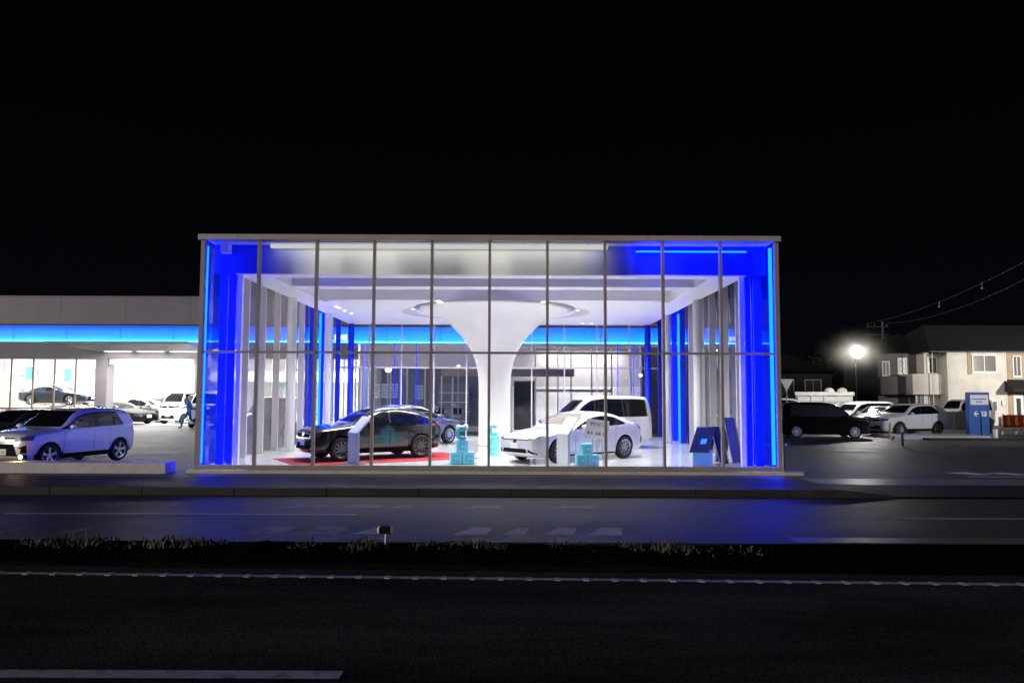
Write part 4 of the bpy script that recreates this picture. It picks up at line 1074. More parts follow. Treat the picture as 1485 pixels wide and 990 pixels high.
# ------------------------------------------------------------------ showroom displays
t = thing('red_carpet', 'dark red carpet under the black crossover', 'carpet', (-4.0, 22.9, FZ), R(30))
MB().box(-2.75, 2.75, -1.35, 1.45, .001, .011).build('carpet', M_red, t)
def cube_block(name, label, x, y, z, s, rz, m, group, mark=True):
    t = thing(name, label, 'block', (x, y, z), rz, group)
    h = s / 2
    MB().box(-h, h, -h, h, .001, s).bevel(.02).build('cube', m, t)
    if mark:
        # open square ring printed on the front
        g = MB(); a, w_ = h * .55, h * .22
        for x0, x1, z0, z1 in ((-a, a, a - w_, a), (-a, -a + w_, -a + w_, a - w_), (-a, a, -a, -a + w_)):
            g.box(x0, x1, -h - .006, -h + .001, h + z0, h + z1)
        g.build('mark', M_cyanlight if m is M_cyan else M_cyan, t)
    return t
def tower(px, Y, s, rz, lab, base2=True, figure=True, n=1):
    p = at(px, 650, Y); z = FZ; grp = 'cyan display blocks'
    if base2:
        d = Vector((math.cos(rz), math.sin(rz), 0)) * (s * .52)
        cube_block('display_block', 'cyan block, lower left of the ' + lab, p.x - d.x, Y - d.y, z, s, rz, M_cyanlight, grp)
        cube_block('display_block', 'cyan block, lower right of the ' + lab, p.x + d.x, Y + d.y, z, s, rz, M_cyanlight, grp)
    else:
        cube_block('display_block', 'cyan block at the bottom of the ' + lab, p.x, Y, z, s, rz, M_cyanlight, grp)
    z += s
    cube_block('display_block', 'cyan block carried by the bottom of the ' + lab, p.x, Y, z, s, rz, M_cyanlight, grp)
    z += s
    if figure:
        t = thing('letter_figure', 'chunky blue letter-like figure topping the ' + lab, 'ornament', (p.x, Y, z), rz, 'blue figures on the blocks')
        g = MB(); o = []
        for k in range(15):
            a = R(45 + 270 * k / 14); o.append((s * .56 * math.cos(a), s * .56 * math.sin(a)))
        i_ = [(x * .5, y_ * .5) for x, y_ in o]
        for k in range(14):
            q = [o[k], o[k + 1], i_[k + 1], i_[k]]
            g.prism([(x, -.1, y_ + s * .56) for x, y_ in q], (0, .2, 0))
        bmesh.ops.remove_doubles(g.bm, verts=g.bm.verts, dist=.0005)
        g.build('letter', M_cyan, t)
        g = MB(); g.tube((-s * .3, 0, s * 1.08), (s * .28, 0, s * 1.08), .05); g.ball((s * .3, 0, s * 1.1), .08); g.ball((-s * .3, 0, s * 1.1), .07); g.build('cap', M_board, t)
tower(670, 21.3, .33, R(8), 'block tower nearest the black crossover')
tower(716, 24.2, .31, R(-10), 'block tower in front of the white column', base2=False)
tower(851, 21.0, .3, R(5), 'block pile in front of the white hatchback', figure=False)
def spec_stand(px, Y, rz, label, m, top):
    p = at(px, 650, Y)
    t = thing('spec_stand', label, 'stand', (p.x, Y, FZ), rz, 'information stands')
    MB().box(-.19, .19, -.05, .05, .03, .86).bevel(.01).build('pillar', m, t)
    MB().prism([(-.19, -.05, .87), (-.19, .45, 1.3), (-.19, .48, 1.26), (-.19, -.02, .83)], (.38, 0, 0)).build('panel', top, t)
    MB().box(-.24, .24, -.2, .25, .001, .03).build('base', m, t)
spec_stand(513, 21.1, R(-38), 'slanted dark grey information stand by the front wheel of the black crossover', mat('stand_grey', (.2, .22, .28), .35), mat('stand_panel', (.45, .46, .62), .3))
spec_stand(817, 20.9, R(-38), 'slanted white information stand by the front wheel of the white hatchback', mat('stand_white', (.62, .66, .68), .4), M_board)
p = at(866, 640, 20.75)
t = thing('sign_board', 'white tilted sign board on a thin stand in front of the white hatchback', 'sign', (p.x, 20.75, FZ), R(-4))
Mx = Matrix.Translation((0, 0, 1.0)) @ Matrix.Rotation(R(-12), 4, 'X') @ Matrix.Rotation(R(7), 4, 'Y')
b = MB().box(-.31, .31, -.012, .012, -.26, .26, Mx).bevel(.004).build('board', M_board, t)
text_mesh('lettering', 'PHEV', .17, mat('grey_ink', (.25, .27, .28), .6), b, Mx @ Vector((0.0, -.016, .12)), (R(78), R(7), 0))
g = MB()
for x, wd in ((-.2, .05), (-.12, .03), (.02, .04), (.1, .05), (.2, .03)): g.box(x - wd, x + wd * .2, -.018, -.012, -.16, -.08, Mx)
g.build('print', MATS['grey_ink'], b)
g = MB(); g.tube((-.16, .02, .02), (-.12, .02, .8), .012); g.tube((.16, .02, .02), (.12, .02, .8), .012); g.tube((0, .28, .02), (0, .03, .9), .012); g.build('stand', M_steel, t)
p = at(905, 655, 20.8)
# tilted dark board on a cyan-white base
p = at(1018, 650, 21.0)
t = thing('tilted_panel', 'dark blue slanted display panel on a pale base near the right front corner', 'display', (p.x, 21.0, FZ), R(-8))
MB().box(-.26, .26, -.18, .2, .001, .44).bevel(.015).build('base', mat('pale_blue_base', (.16, .36, .7), .4), t)
MB().prism([(-.36, -.22, .40), (.16, -.22, .40), (.40, .3, 1.05), (-.10, .3, 1.05)], (0, .05, -.035)).build('panel', M_darkboard, t)
g = MB(); g.prism([(-.06, -.065, .60), (.1, -.065, .60), (.15, .04, .73), (.0, .04, .73)], (0, -.008, .006)); g.build('print', M_cyan, t)
def aframe(px, Y, rz, label, m, h=1.05):
    p = at(px, 650, Y)
    t = thing('sandwich_board', label, 'sign', (p.x, Y, FZ), rz, 'folding boards by the right corner')
    MB().prism([(-.25, -.3, .02), (.25, -.3, .02), (.25, -.02, h), (-.25, -.02, h)], (0, .02, .004)).build('panel', m, t)
    MB().prism([(-.25, .3, .02), (.25, .3, .02), (.25, .02, h), (-.25, .02, h)], (0, -.02, .004)).build('panel', m, t)
    for q in (-.27, .27):
        MB().tube((q, -.32, .0), (q, -.02, h + .02), .014).build('leg', M_silver, t); MB().tube((q, .32, .0), (q, .02, h + .02), .014).build('leg', M_silver, t)
aframe(1036, 21.5, R(48), 'folding board with dark face standing beside the slanted panel', M_darkboard)
aframe(1057, 21.9, R(40), 'tall folding board with silver legs, rightmost of the two boards', mat('board_grey', (.3, .32, .36), .5), 1.3)

# ------------------------------------------------------------------ forecourt things
p0, p1 = at(-60, 680, 19.8).x, at(245, 680, 19.8).x
t = thing('low_wall', 'long low pale concrete wall along the pavement before the white SUV', 'wall', ((p0 + p1) / 2, 19.9, 0))
hw = (p1 - p0) / 2
MB().box(-hw, hw, -.3, .3, -.05, .27).bevel(.015).build('wall', M_plinth, t)
p = at(40, 662, 20.3)
t = thing('ground_spotlight', 'small warm floodlight glowing on the low wall in front of the white SUV', 'light', (p.x, 20.05, .272))
MB().box(-.1, .1, -.05, .07, .05, .15).bevel(.015).build('housing', M_black, t)
MB().tube((0, 0, 0), (0, 0, .07), .02).build('bracket', M_steel, t)
MB().lathe([(0, -.025), (.035, -.02), (.05, 0)], (0, -.052, .1), 20, 'Y').build('lens', emis('warm_lens', (1, .6, .22), 40), t)
lamp('ground_spot_light', 'POINT', (p.x, 19.85, .40), 4, (1, .62, .28), .05)
for px, py, Y, lab in ((1050, 528, 38.6, 'white globe lamp on a post seen through the right end of the pavilion'), (929, 544, 39.5, 'small white globe lamp on a post seen past the white minivan'), (563, 536, 39.2, 'white globe lamp on a post seen behind the black crossover'), (665, 531, 39.8, 'small white globe lamp on a post just left of the white column')):
    p = at(px, py, Y)
    t = thing('globe_lamp', lab, 'lamp', (p.x, Y, 0), 0, 'globe lamps behind the pavilion')
    MB().tube((0, 0, 0), (0, 0, p.z - .12), .025).build('post', M_steel, t); MB().lathe([(.1, 0), (.1, .03), (.03, .05)], n=16).build('base', M_steel, t)
    MB().ball((0, 0, p.z), .17 if px in (1050, 563) else .1, (1, 1, .85)).build('globe', emis('globe_glow', (1, .97, .9), 2.2), t, True)
# thin metal pole at the right corner
t = thing('corner_pole', 'slim shiny metal pole beside the right front corner of the pavilion', 'pole', (at(1133, 660, 19.85).x + .06, 19.85, 0))
MB().tube((0, 0, 0), (0, 0, 1.05), .03).build('pole', M_chrome, t); MB().lathe([(.06, 0), (.06, .02), (.03, .03)], n=16).build('base', M_steel, t)

# entrance sign
p = at(1419, 628, 38.5)
t = thing('entrance_sign', 'upright blue entrance sign with a white arrow and parking letter', 'sign', (p.x, 38.5, 0))
hw = 15.2 * 38.5 / F
MB().box(-hw, hw, -.14, .14, .02, HC + (572 - 566) / F * 38.5).bevel(.02).build('panel', M_signblue, t)
zz = lambda py: HC + (572 - py) / F * 38.5
MB().box(-hw * .82, hw * .86, -.155, -.141, zz(584), zz(570)).build('name_plate', M_board, t)
g = MB()
for r, (a, b) in enumerate(((-.34, .34), (-.14, .12))):
    x = a
    while x < b: wd = random.uniform(.03, .06); g.box(x, x + wd, -.162, -.156, zz(576 + 4 * r) - .03, zz(576 + 4 * r) + .04); x += wd + .025
g.build('print', M_signblue, t)
zc = zz(597); g = MB()
g.prism([(-.30, -.146, zc), (-.17, -.146, zc + .14), (-.11, -.146, zc + .14), (-.20, -.146, zc + .035), (-.04, -.146, zc + .035), (-.04, -.146, zc - .035), (-.20, -.146, zc - .035), (-.11, -.146, zc - .14), (-.17, -.146, zc - .14)], (0, .008, 0)); g.build('arrow', M_board, t)
g = MB(); g.box(.10, .36, -.15, -.139, zc - .13, zc + .13); b = g.bevel(.004).build('parking_mark', M_board, t)
text_mesh('lettering', 'P', .26, M_signblue, b, (.225, -.154, zc - .0), (R(90), 0, 0))
# kerbed island with posts
i0, i1 = at(1296, 634, 36.5).x, at(1440, 634, 36.5).x
t = thing('kerbed_island', 'low pale concrete island in front of the white SUV and blue sign', 'kerb island', ((i0 + i1) / 2, 37.6, 0))
hw = (i1 - i0) / 2
MB().box(-hw, hw, -1.2, 1.25, -.05, .16).bevel(.03).build('slab', mat('pale_kerb', (.5, .49, .5), .7, noise=.15, scale=3), t)
MB().box(-hw + 1.1, hw + 1.2, -2.2, -1.6, -.05, .1).bevel(.02).build('kerb_stone', M_kerb, t)
def post(px, py, Y, h, r, m, label, cap=None, z=0.):
    p = at(px, py, Y)
    t = thing('bollard', label, 'bollard', (p.x, Y, z), 0, 'posts along the island')
    MB().tube((0, 0, 0), (0, 0, h * .72), r, n=14).build('post', m, t)
    MB().tube((0, 0, h * .72), (0, 0, h), r * 1.03, n=14).build('reflective_band', cap or M_board, t)
    MB().lathe([(r * 1.8, 0), (r * 1.8, .02), (r, .03)], n=14).build('base', M_steel, t)
post(1291, 634, 36.2, .78, .05, M_yellow, 'yellow post at the front corner of the white SUV', M_yellow)
post(1309, 646, 31.0, .8, .045, mat('dark_red_post', (.06, .012, .012), .5), 'dark post with a white top standing before the island', M_board)
post(1437, 634, 37.9, 1.2, .035, M_black, 'dark slim post to the right of the blue sign', M_board, .162)
post(1444, 640, 36.3, .5, .1, M_board, 'short stout white post at the right end of the island')
# back fence, banners and blocks on the right
q0, q1 = at(1363, 615, 45).x, at(1403, 615, 45).x
t = thing('panel_fence', 'grey panel fence behind the tail of the white SUV', 'fence', ((q0 + q1) / 2, 45, 0)); hw = (q1 - q0) / 2
MB().box(-hw, hw, -.02, .02, .08, 1.15).build('panel', M_greyfence, t)
for k in range(3): x = -hw + hw * k; MB().box(x - .03, x + .03, -.06, .05, 0, 1.2).build('post', M_steel, t)
q0, q1 = at(1455, 615, 43).x, at(1500, 615, 43).x
t = thing('banner_fence', 'red banner with yellow swooshes hung on a low rail by the tan house', 'banner', ((q0 + q1) / 2, 43, 0)); hw = (q1 - q0) / 2
b = MB().box(-hw, hw, -.01, .01, .3, 1.02).build('banner', M_redp, t)
g = MB()
for k in range(4):
    x = -hw + .25 + k * .45
    g.prism([(x, -.016, .95), (x + .14, -.016, .9), (x + .1, -.016, .62), (x + .2, -.016, .5), (x + .02, -.016, .4), (x - .05, -.016, .6)], (0, .004, 0))
g.build('print', M_yellow, b)
for k in range(3): x = -hw + hw * k; MB().tube((x, .03, 0), (x, .03, 1.1), .025).build('post', M_steel, t)
for k, px in enumerate((1458, 1466, 1478)):
    p = at(px, 628, 41.3)
    t = MB().box(-.16, .16, -.1, .1, 0, .17).bevel(.03).build('concrete_block', mat('pale_kerb'))
    t.location = (p.x, 41.3, 0); tag(t, ('first', 'second', 'third')[k] + ' small concrete block from the blue sign, under the red banner', 'block', 'blocks under the banner')

# flood lamp on the right lot
p = at(1243, 510, 46.6)
t = thing('flood_lamp', 'blazing white lot lamp on a thin pole above the parked cars', 'lamp', (p.x, 46.6, 0))
MB().tube((0, .25, 0), (0, .25, p.z + .2), .03).build('pole', mat('matt_black', (.006, .006, .006), .9, spec=0), t)
MB().tube((0, .25, p.z + .1), (0, .05, p.z + .1), .03).build('bracket', M_steel, t)
MB().box(-.28, .28, -.02, .1, p.z - .28, p.z + .28).bevel(.03).build('housing', M_black, t)
MB().lathe([(0, -.1), (.3, -.08), (.42, 0)], (0, -.021, p.z), 28, 'Y').build('lens', emis('flood_lens', (1, .97, .86), 2.2), t)
lamp('flood_light', 'SPOT', (p.x, 46.4, p.z - .45), 1500, (1, .97, .9), .3, (R(-8), 0, R(0)), spot=R(172), blend=.4)

vm = bpy.data.materials.new('lamp_glare'); vm.use_nodes = True; vn = vm.node_tree; vn.nodes.clear()  # lamp glare added as a self-glowing volume
vo = vn.nodes.new('ShaderNodeOutputMaterial'); ve = vn.nodes.new('ShaderNodeEmission'); ve.inputs['Color'].default_value = (1, .95, .82, 1)
vt = vn.nodes.new('ShaderNodeTexCoord'); vl = vn.nodes.new('ShaderNodeVectorMath'); vl.operation = 'LENGTH'; vr = vn.nodes.new('ShaderNodeMapRange')
vr.inputs['From Min'].default_value = 0; vr.inputs['From Max'].default_value = 2.5; vr.inputs['To Min'].default_value = 1; vr.inputs['To Max'].default_value = 0
vp = vn.nodes.new('ShaderNodeMath'); vp.operation = 'POWER'; vp.inputs[1].default_value = 4.6; vk = vn.nodes.new('ShaderNodeMath'); vk.operation = 'MULTIPLY'; vk.inputs[1].default_value = .85
vm_ = vn.nodes.new('ShaderNodeVectorMath'); vm_.operation = 'MULTIPLY'; vm_.inputs[1].default_value = (.8, 1, 1.25); vz = vn.nodes.new('ShaderNodeTexNoise'); vz.inputs['Scale'].default_value = .9; va = vn.nodes.new('ShaderNodeVectorMath'); va.operation = 'MULTIPLY_ADD'; va.inputs[1].default_value = (.9, .2, .9)
vn.links.new(vt.outputs['Object'], vz.inputs['Vector']); vn.links.new(vz.outputs['Color'], va.inputs[0]); vn.links.new(vt.outputs['Object'], vm_.inputs[0]); vn.links.new(vm_.outputs['Vector'], va.inputs[2])
vo2 = vn.nodes.new('ShaderNodeVectorMath'); vo2.operation = 'SUBTRACT'; vo2.inputs[1].default_value = (.45, .1, .45); vn.links.new(va.outputs['Vector'], vo2.inputs[0])
vn.links.new(vo2.outputs['Vector'], vl.inputs[0]); vn.links.new(vl.outputs['Value'], vr.inputs['Value']); vq = vn.nodes.new('ShaderNodeMath'); vq.operation = 'POWER'; vq.inputs[1].default_value = 11; vs_ = vn.nodes.new('ShaderNodeMath'); vs_.operation = 'MULTIPLY_ADD'; vs_.inputs[1].default_value = 4.5
vn.links.new(vr.outputs['Result'], vp.inputs[0]); vn.links.new(vr.outputs['Result'], vq.inputs[0]); vn.links.new(vq.outputs['Value'], vs_.inputs[0]); vn.links.new(vp.outputs['Value'], vs_.inputs[2]); vn.links.new(vs_.outputs['Value'], vk.inputs[0])
vn.links.new(vk.outputs['Value'], ve.inputs['Strength']); vn.links.new(ve.outputs['Emission'], vo.inputs['Volume'])
hz_ = MB().ball((0, 0, 0), 2.5, u=32, v=20).build('glare_ball', vm, t); hz_.location = (0, 0, p.z)
# white shed with roof domes
p = at(1196, 600, 49.5)
t = thing('white_shed', 'bright white flat-roofed shed with two domed vents behind the black people carrier', 'shed', (p.x, 50.5, 0))
M_shed = mat('shed_paint', (.42, .42, .41), .6, noise=.12, scale=1.5)
MB().box(-1.85, 1.85, -1, 1, 0, 2.05).build('wall', M_shed, t)
MB().box(-1.95, 1.95, -1.08, 1.08, 2.051, 2.3).bevel(.03).build('parapet', M_shed, t)
for k in range(5): x = -1.75 + .85 * k; MB().box(x, x + .1, -1.06, -1.002, 0, 2.05).build('pilaster', M_shed, t)
for k in range(4): x = -1.6 + .85 * k; MB().box(x, x + .65, -1.03, -1.001, .2, 1.7).build('shutter', mat('shed_shutter', (.25, .25, .26), .5), t)
for x in (.75, 1.6): MB().lathe([(.32, 2.3), (.32, 2.38), (.26, 2.5), (.12, 2.58), (0, 2.6)], (x, 0, 0), 20).build('roof_vent', M_pinkish, t, True)
# triangular road sign seen at the pavilion corner
p = at(1138, 557, 44.5)
t = thing('road_sign', 'pale inverted triangle road sign on a post beyond the pavilion corner', 'road sign', (p.x + .1, 44.5, 0))
MB().tube((0, 0, 0), (0, 0, p.z + .3), .03).build('post', M_steel, t)
MB().prism([(-.4, -.04, p.z + .3), (.4, -.04, p.z + .3), (0, -.04, p.z - .4)], (0, .01, 0)).build('plate', M_silver, t)

# ------------------------------------------------------------------ houses
def house_window(t, x0, x1, z0, z1, y, blind=False, sill=True):
    f = MB(); w_ = .09
    f.box(x0, x1, y - .07, y + .02, z1 - w_, z1); f.box(x0, x1, y - .07, y + .02, z0, z0 + w_)
    f.box(x0, x0 + w_, y - .07, y + .02, z0 + w_ + .001, z1 - w_ - .001); f.box(x1 - w_, x1, y - .07, y + .02, z0 + w_ + .001, z1 - w_ - .001)
    xm = (x0 + x1) / 2; f.box(xm - .03, xm + .03, y - .05, y + .02, z0 + w_ + .001, z1 - w_ - .001)
    o = f.build('window', M_winframe, t)
    MB().box(x0 + w_ + .001, x1 - w_ - .001, y - .03, y - .01, z0 + w_, z1 - w_).build('glass', M_winglass, o)
    g = MB(); k = z0 + w_ + .05
    while k < z1 - w_ - .04: g.box(x0 + w_ + .002, xm - .031, y - .045, y - .032, k, k + .035); g.box(xm + .031, x1 - w_ - .002, y - .045, y - .032, k, k + .035); k += .07
    g.build('shutter', mat('grey_shutter', (.2, .19, .175), .6), o)
    if sill: MB().box(x0 - .05, x1 + .05, y - .12, y + .02, z0 - .06, z0 - .001).build('sill', M_winframe, o)
HY = 54.0
def hx(px): return (px - 742) / F * HY
def hz(py): return HC + (569.5 - py) / F * HY
t = thing('house', 'cream two-storey house lit from the street behind the blue entrance sign', 'house', (hx(1374), HY, 0))
def hp(mb, name, m, parent=None):
    o = mb.build(name, m, t); o.matrix_parent_inverse = Matrix.Translation((-hx(1374), -HY, 0)); return o
class HT:  # window helper in house space
    pass
x0, x1 = hx(1374), hx(1458)
ev = hz(505)
hp(MB().box(x0, x1, HY, HY + 8, -.1, ev), 'wall', M_cream)
hp(MB().box(x1 + .002, x1 + 7, HY + .25, HY + 8, -.1, ev - .05), 'wall', M_tan)
hp(MB().box(hx(1353), x0 - .002, HY + 1.2, HY + 8, -.1, ev), 'wall', M_cream)
hp(MB().box(hx(1294), hx(1353) - .002, HY + 2.2, HY + 8, -.1, ev), 'wall', mat('shaded_siding', (.13, .125, .125), .8, noise=.12, scale=1.3))  # shade on this wing put into a darker siding colour
g = MB()
g.box(hx(1330), x0 - .02, HY + .5, HY + .6, hz(567), hz(537)); g.box(hx(1330) - .1, hx(1330) - .001, HY + .5, HY + 2.2, hz(567), hz(537)); g.box(hx(1330), x0 - .02, HY + .601, HY + 2.2, hz(567), hz(565))
hp(g, 'balcony', M_pinkish)
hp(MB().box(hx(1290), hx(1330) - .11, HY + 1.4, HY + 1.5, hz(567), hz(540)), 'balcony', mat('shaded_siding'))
for px in (1355, 1373): hp(MB().tube((hx(px), HY + .3 * (px < 1360) - .04, 0), (hx(px), HY + .3 * (px < 1360) - .04, ev - .1), .035), 'downpipe', M_winframe)
hp(MB().box(x1 - .02, x1 + .04, HY - .03, HY + .1, 0, ev - .06), 'downpipe', M_winframe)
oldt = t
def hw_(a, b, c, d, y):
    o0 = len(bpy.data.objects)
    tmp = bpy.data.objects
    f = thing('tmpw', None, None)
    house_window(f, hx(a), hx(b), hz(d), hz(c), y)
    for ch in list(f.children):
        ch.parent = t; ch.matrix_parent_inverse = Matrix.Translation((-hx(1374), -HY, 0))
    bpy.data.objects.remove(f)
hw_(1409, 1445, 509, 535, HY); hw_(1357, 1372.5, 511, 536, HY + 1.2); hw_(1430, 1444, 575, 592, HY); hw_(1471, 1484, 510, 541, HY + .25)
hw_(1300, 1312, 517, 540, HY + 2.2); hw_(1324, 1338, 512, 536, HY + 2.2); hw_(1338, 1352, 564, 600, HY + 1.15)
hp(MB().box(x0 + (hx(1403) - x0), hx(1408), HY - .05, HY - .001, hz(538), hz(506)), 'shutter_box', M_tan)
g = MB(); g.prism([(hx(1452), HY - 1.3, hz(563)), (hx(1452), HY - 1.3, hz(559)), (hx(1456), HY + .2, hz(545)), (hx(1456), HY + .2, hz(563))], (4.5, 0, 0)); hp(g, 'porch_roof', M_rooft)
hp(MB().box(hx(1470), hx(1484), HY + .17, HY + .24, .1, hz(565)), 'door', M_board)
hp(MB().box(hx(1474), hx(1480), HY + .14, HY + .168, .4, hz(572)), 'door_glass', M_winglass)
for px_, z_ in ((1392, .05), (1447, .05)):
    hp(MB().box(hx(px_), hx(px_) + .75, HY - .36, HY - .05, z_, z_ + .6).bevel(.02), 'air_conditioner', M_silver)
hp(MB().box(hx(1450), hx(1450) + .25, HY - .12, HY - .002, 1.4, 1.75), 'meter_box', M_silver)
# roofs
def hip(x0, x1, y0, y1, z, h, ov=.5, rx=None):
    g = MB(); a, b, c, d = (x0 - ov, y0 - ov, z), (x1 + ov, y0 - ov, z), (x1 + ov, y1 + ov, z), (x0 - ov, y1 + ov, z)
    ym = (y0 + y1) / 2; k = (y1 - y0) / 2 if rx is None else rx
    r0, r1 = (x0 + k, ym, z + h), (max(x0 + k + .1, x1 - k), ym, z + h)
    g.poly([a, b, r1, r0]); g.poly([c, d, r0, r1]); g.poly([d, a, r0]); g.poly([b, c, r1]); g.poly([a, d, c, b])
    bmesh.ops.remove_doubles(g.bm, verts=g.bm.verts, dist=.001)
    return g
hp(hip(hx(1374) - 1.0, x1 + 7, HY + .05, HY + 9, ev + .02, 2.3, .55, 1.8), 'roof', M_rooft)
hp(hip(hx(1294), hx(1374) - .5, HY + 2.3, HY + 9, ev + .03, 1.7, .5), 'roof', M_rooft)
hp(MB().box(hx(1374) - 1.5, x1 + 7, HY - .54, HY - .46, ev - .06, ev + .015), 'gutter_rail', mat('shaded_siding'))

p = at(1158, 575, 72)
t = thing('house', 'dim grey house in the dark beyond the white shed', 'house', (p.x, 72, 0))
MB().box(-3.6, 3.2, 0, 7, -.1, 4.3).build('wall', M_darkwall, t)
hip(-3.6, 3.2, 0, 7, 4.31, 1.9).build('roof', M_rooft, t)
house_window(t, -2.3, -.4, 2.2, 3.6, 0); house_window(t, .6, 2.2, 2.2, 3.6, 0)
MB().box(-3.6, 3.3, -1.0, -.9, .2, 2.0).build('garden_wall', M_darkwall, t)

# dark trees behind
def tree(px, Y, h, r, label):
    p = at(px, 590, Y)
    t = thing('tree', label, 'tree', (p.x, Y, 0), 0, 'dark trees beyond the lot')
    g = MB(); g.tube((0, 0, -.2), (.1, 0, h * .45), .2, .12, 8)
    for k in range(5):
        a = k * 1.3; g.tube((.1, 0, h * (.3 + .03 * k)), (r * .6 * math.cos(a), r * .6 * math.sin(a), h * (.55 + .06 * k)), .07, .03, 6)
    g.build('trunk', M_bark, t)
    g = MB()
    cs = [(random.gauss(0, r * .4), random.gauss(0, r * .4), h * random.uniform(.5, .92)) for _ in range(16)]
    for c in cs:
        for _ in range(150):
            v = Vector((random.gauss(0, 1), random.gauss(0, 1), random.gauss(0, .8))) * r * .24 + Vector(c)
            u = Vector((random.uniform(-1, 1), random.uniform(-1, 1), random.uniform(-1, 1))).normalized() * .13; w_ = u.orthogonal().normalized() * .08
            g.bm.faces.new([g.bm.verts.new(q) for q in (v - u, v + w_, v + u, v - w_)])
    g.build('crown', M_leaf, t)
tree(1205, 84, 6.2, 2.6, 'dark tree right above the white shed')
tree(1225, 80, 5.2, 2.2, 'dark low tree just left of the lot lamp')
tree(1270, 78, 6.0, 2.6, 'dark tree between the lot lamp and the cream house')
# utility pole and wires
p = at(1284, 600, 66)
t = thing('utility_pole', 'dark utility pole with two crossarms behind the cream house', 'utility pole', (p.x, 66, 0))
zt = HC + (572 - 464) / F * 66
MB().tube((0, 0, -.2), (0, 0, zt), .16, .11, 12).build('pole', M_darkwall, t)
for k, dz in enumerate((.5, 1.2)): MB().box(-1.4, .5, -.05, .05, zt - dz, zt - dz + .1).build('crossarm', M_darkwall, t)
for x in (-1.3, -.7, .35): MB().lathe([(.05, 0), (.09, .06), (.05, .12), (.08, .18), (.03, .22)], (x, 0, zt - .4), 10).build('insulator', M_darkwall, t)
MB().tube((.3, 0, zt - 2.2), (.3, 0, zt - 1.4), .2, n=14).build('transformer', M_darkwall, t)
def wire(a, b, sag, label):
    g = MB(); A, B = Vector(a), Vector(b); pr = A
    for k in range(1, 17):
        f = k / 16; q = A.lerp(B, f) - Vector((0, 0, sag * 4 * f * (1 - f))); g.tube(pr, q, .016, n=5, cap=False); pr = q
    o = g.build('power_line', mat('cable_sheath', (.1, .1, .1), .6)); tag(o, label, 'power line', 'overhead power lines')
E = at(1500, 372, 40); wire((p.x - 1.3, 66, zt - .15), E, .5, 'upper overhead wire running from the utility pole to the upper right edge')
E2 = at(1500, 398, 40); wire((p.x + .35, 66, zt - .15), E2, .6, 'lower overhead wire running from the utility pole to the upper right edge')
E1v = (p.x - 1.3, 66, zt - .15)
for k, (f_, lab) in enumerate(((.55, 'larger pale spacer hanging on the upper wire'), (.78, 'small spacer on the overhead wire near the right edge'))):
    q = Vector(E1v).lerp(E, f_) - Vector((0, 0, .5 * 4 * f_ * (1 - f_) + .3)); s_ = thing('line_spacer', lab, 'insulator', q, 0, 'spacers on the wires')
    MB().lathe([(0, -.08), (.05, -.07), (.065, 0), (.05, .07), (0, .08)], n=14).build('body', M_steel, s_, True); MB().tube((0, 0, .1), (0, 0, .35), .02).build('clip', M_steel, s_)
# light on the house from the street beside it (lit street, lamp beyond the right edge)
lamp('street_lamp_light', 'SPOT', (hx(1458) + 5, HY - 16, 4.8), 13000, (1, .96, .9), .2, (R(86), 0, R(13)), spot=R(60), blend=.9)

lamp('lot_street_light', 'SPOT', (30, 22, 7), 6000, (.95, .97, 1), .3, Vector((-10.5, 18.5, -6)).to_track_quat('-Z', 'Y').to_euler(), spot=R(46), blend=1)
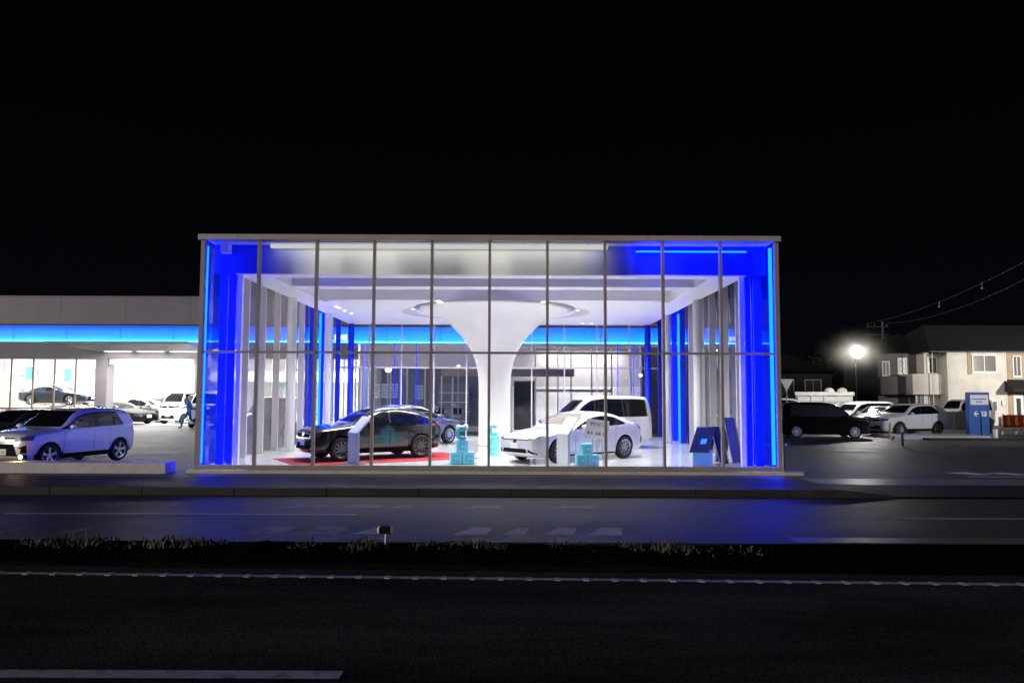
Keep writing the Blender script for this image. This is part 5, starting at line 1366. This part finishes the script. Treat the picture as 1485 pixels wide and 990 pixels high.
# ------------------------------------------------------------------ person walking out of the workshop
def person(x, y, z, rz):
    t = thing('person', 'person in blue work clothes striding past the workshop doorway', 'person', (x, y, z), rz)
    J = {'pel': (0, 0, .92, .13), 'wst': (.02, 0, 1.08, .125), 'chs': (.05, 0, 1.28, .15), 'nek': (.08, 0, 1.46, .055), 'hd0': (.11, 0, 1.55, .08), 'hd1': (.12, 0, 1.66, .088),
         'hl': (0, .09, .88, .10), 'kl': (.26, .1, .52, .065), 'al': (.34, .1, .1, .045), 'tl': (.48, .1, .05, .035),
         'hr': (0, -.09, .88, .10), 'kr': (-.08, -.1, .48, .065), 'ar': (-.42, -.1, .22, .045), 'tr': (-.34, -.1, .07, .035),
         'sl': (.05, .19, 1.4, .06), 'el': (-.12, .25, 1.16, .045), 'wl': (-.02, .25, .93, .032), 'fl': (.03, .24, .84, .03),
         'sr': (.05, -.19, 1.4, .06), 'er': (.06, -.26, 1.14, .045), 'wr': (.28, -.24, 1.02, .032), 'fr': (.36, -.23, .98, .03)}
    K = list(J); E_ = [('pel', 'wst'), ('wst', 'chs'), ('chs', 'nek'), ('nek', 'hd0'), ('hd0', 'hd1'), ('pel', 'hl'), ('hl', 'kl'), ('kl', 'al'), ('al', 'tl'), ('pel', 'hr'), ('hr', 'kr'), ('kr', 'ar'), ('ar', 'tr'), ('chs', 'sl'), ('sl', 'el'), ('el', 'wl'), ('wl', 'fl'), ('chs', 'sr'), ('sr', 'er'), ('er', 'wr'), ('wr', 'fr')]
    me = bpy.data.meshes.new('body'); me.from_pydata([J[k][:3] for k in K], [(K.index(a), K.index(b)) for a, b in E_], []); me.update()
    o = bpy.data.objects.new('tmpp', me); COL.objects.link(o)
    sk = o.modifiers.new('s', 'SKIN'); o.modifiers.new('d', 'SUBSURF').levels = 2; o.modifiers['d'].render_levels = 2
    for k, v in zip(K, me.skin_vertices[0].data): v.radius = (J[k][3], J[k][3]); v.use_root = k == 'pel'
    dg = bpy.context.evaluated_depsgraph_get(); out = bpy.data.meshes.new_from_object(o.evaluated_get(dg)); bpy.data.objects.remove(o)
    out.materials.clear()
    for m in (M_skin, M_work, M_black): out.materials.append(m)
    for p in out.polygons:
        c = p.center; p.use_smooth = True
        hand = (abs(c.y) > .17 and c.z < .95 and c.z > .8 and c.x > -.05) or (c.y < -.17 and c.x > .27 and c.z > .9)
        p.material_index = 0 if c.z > 1.47 or hand else 2 if (c.z < .13 or (c.x < -.33 and c.z < .25)) else 1
    link('body', out, None, t)
    MB().ball((.105, 0, 1.68), .105, (1.0, .9, .85)).build('hair', M_hair, t, True)
    g = MB()
    for s in (-1, 1): g.ball((.2, s * .033, 1.65), .014)
    g.build('eyes', M_hair, t); MB().ball((.212, 0, 1.615), .018, (1, .8, 1.2)).build('nose', M_skin, t)
person(at(274, 600, 38.0).x, 38.0, gz(-16, 38), R(205))

# ------------------------------------------------------------------ render settings
scn.render.engine = 'CYCLES'
scn.cycles.use_denoising = True
scn.cycles.max_bounces = 8; scn.cycles.transparent_max_bounces = 24
scn.cycles.sample_clamp_indirect = 12
scn.view_settings.view_transform = 'Standard'; scn.view_settings.look = 'None'
scn.view_settings.exposure = 0; scn.view_settings.gamma = 1
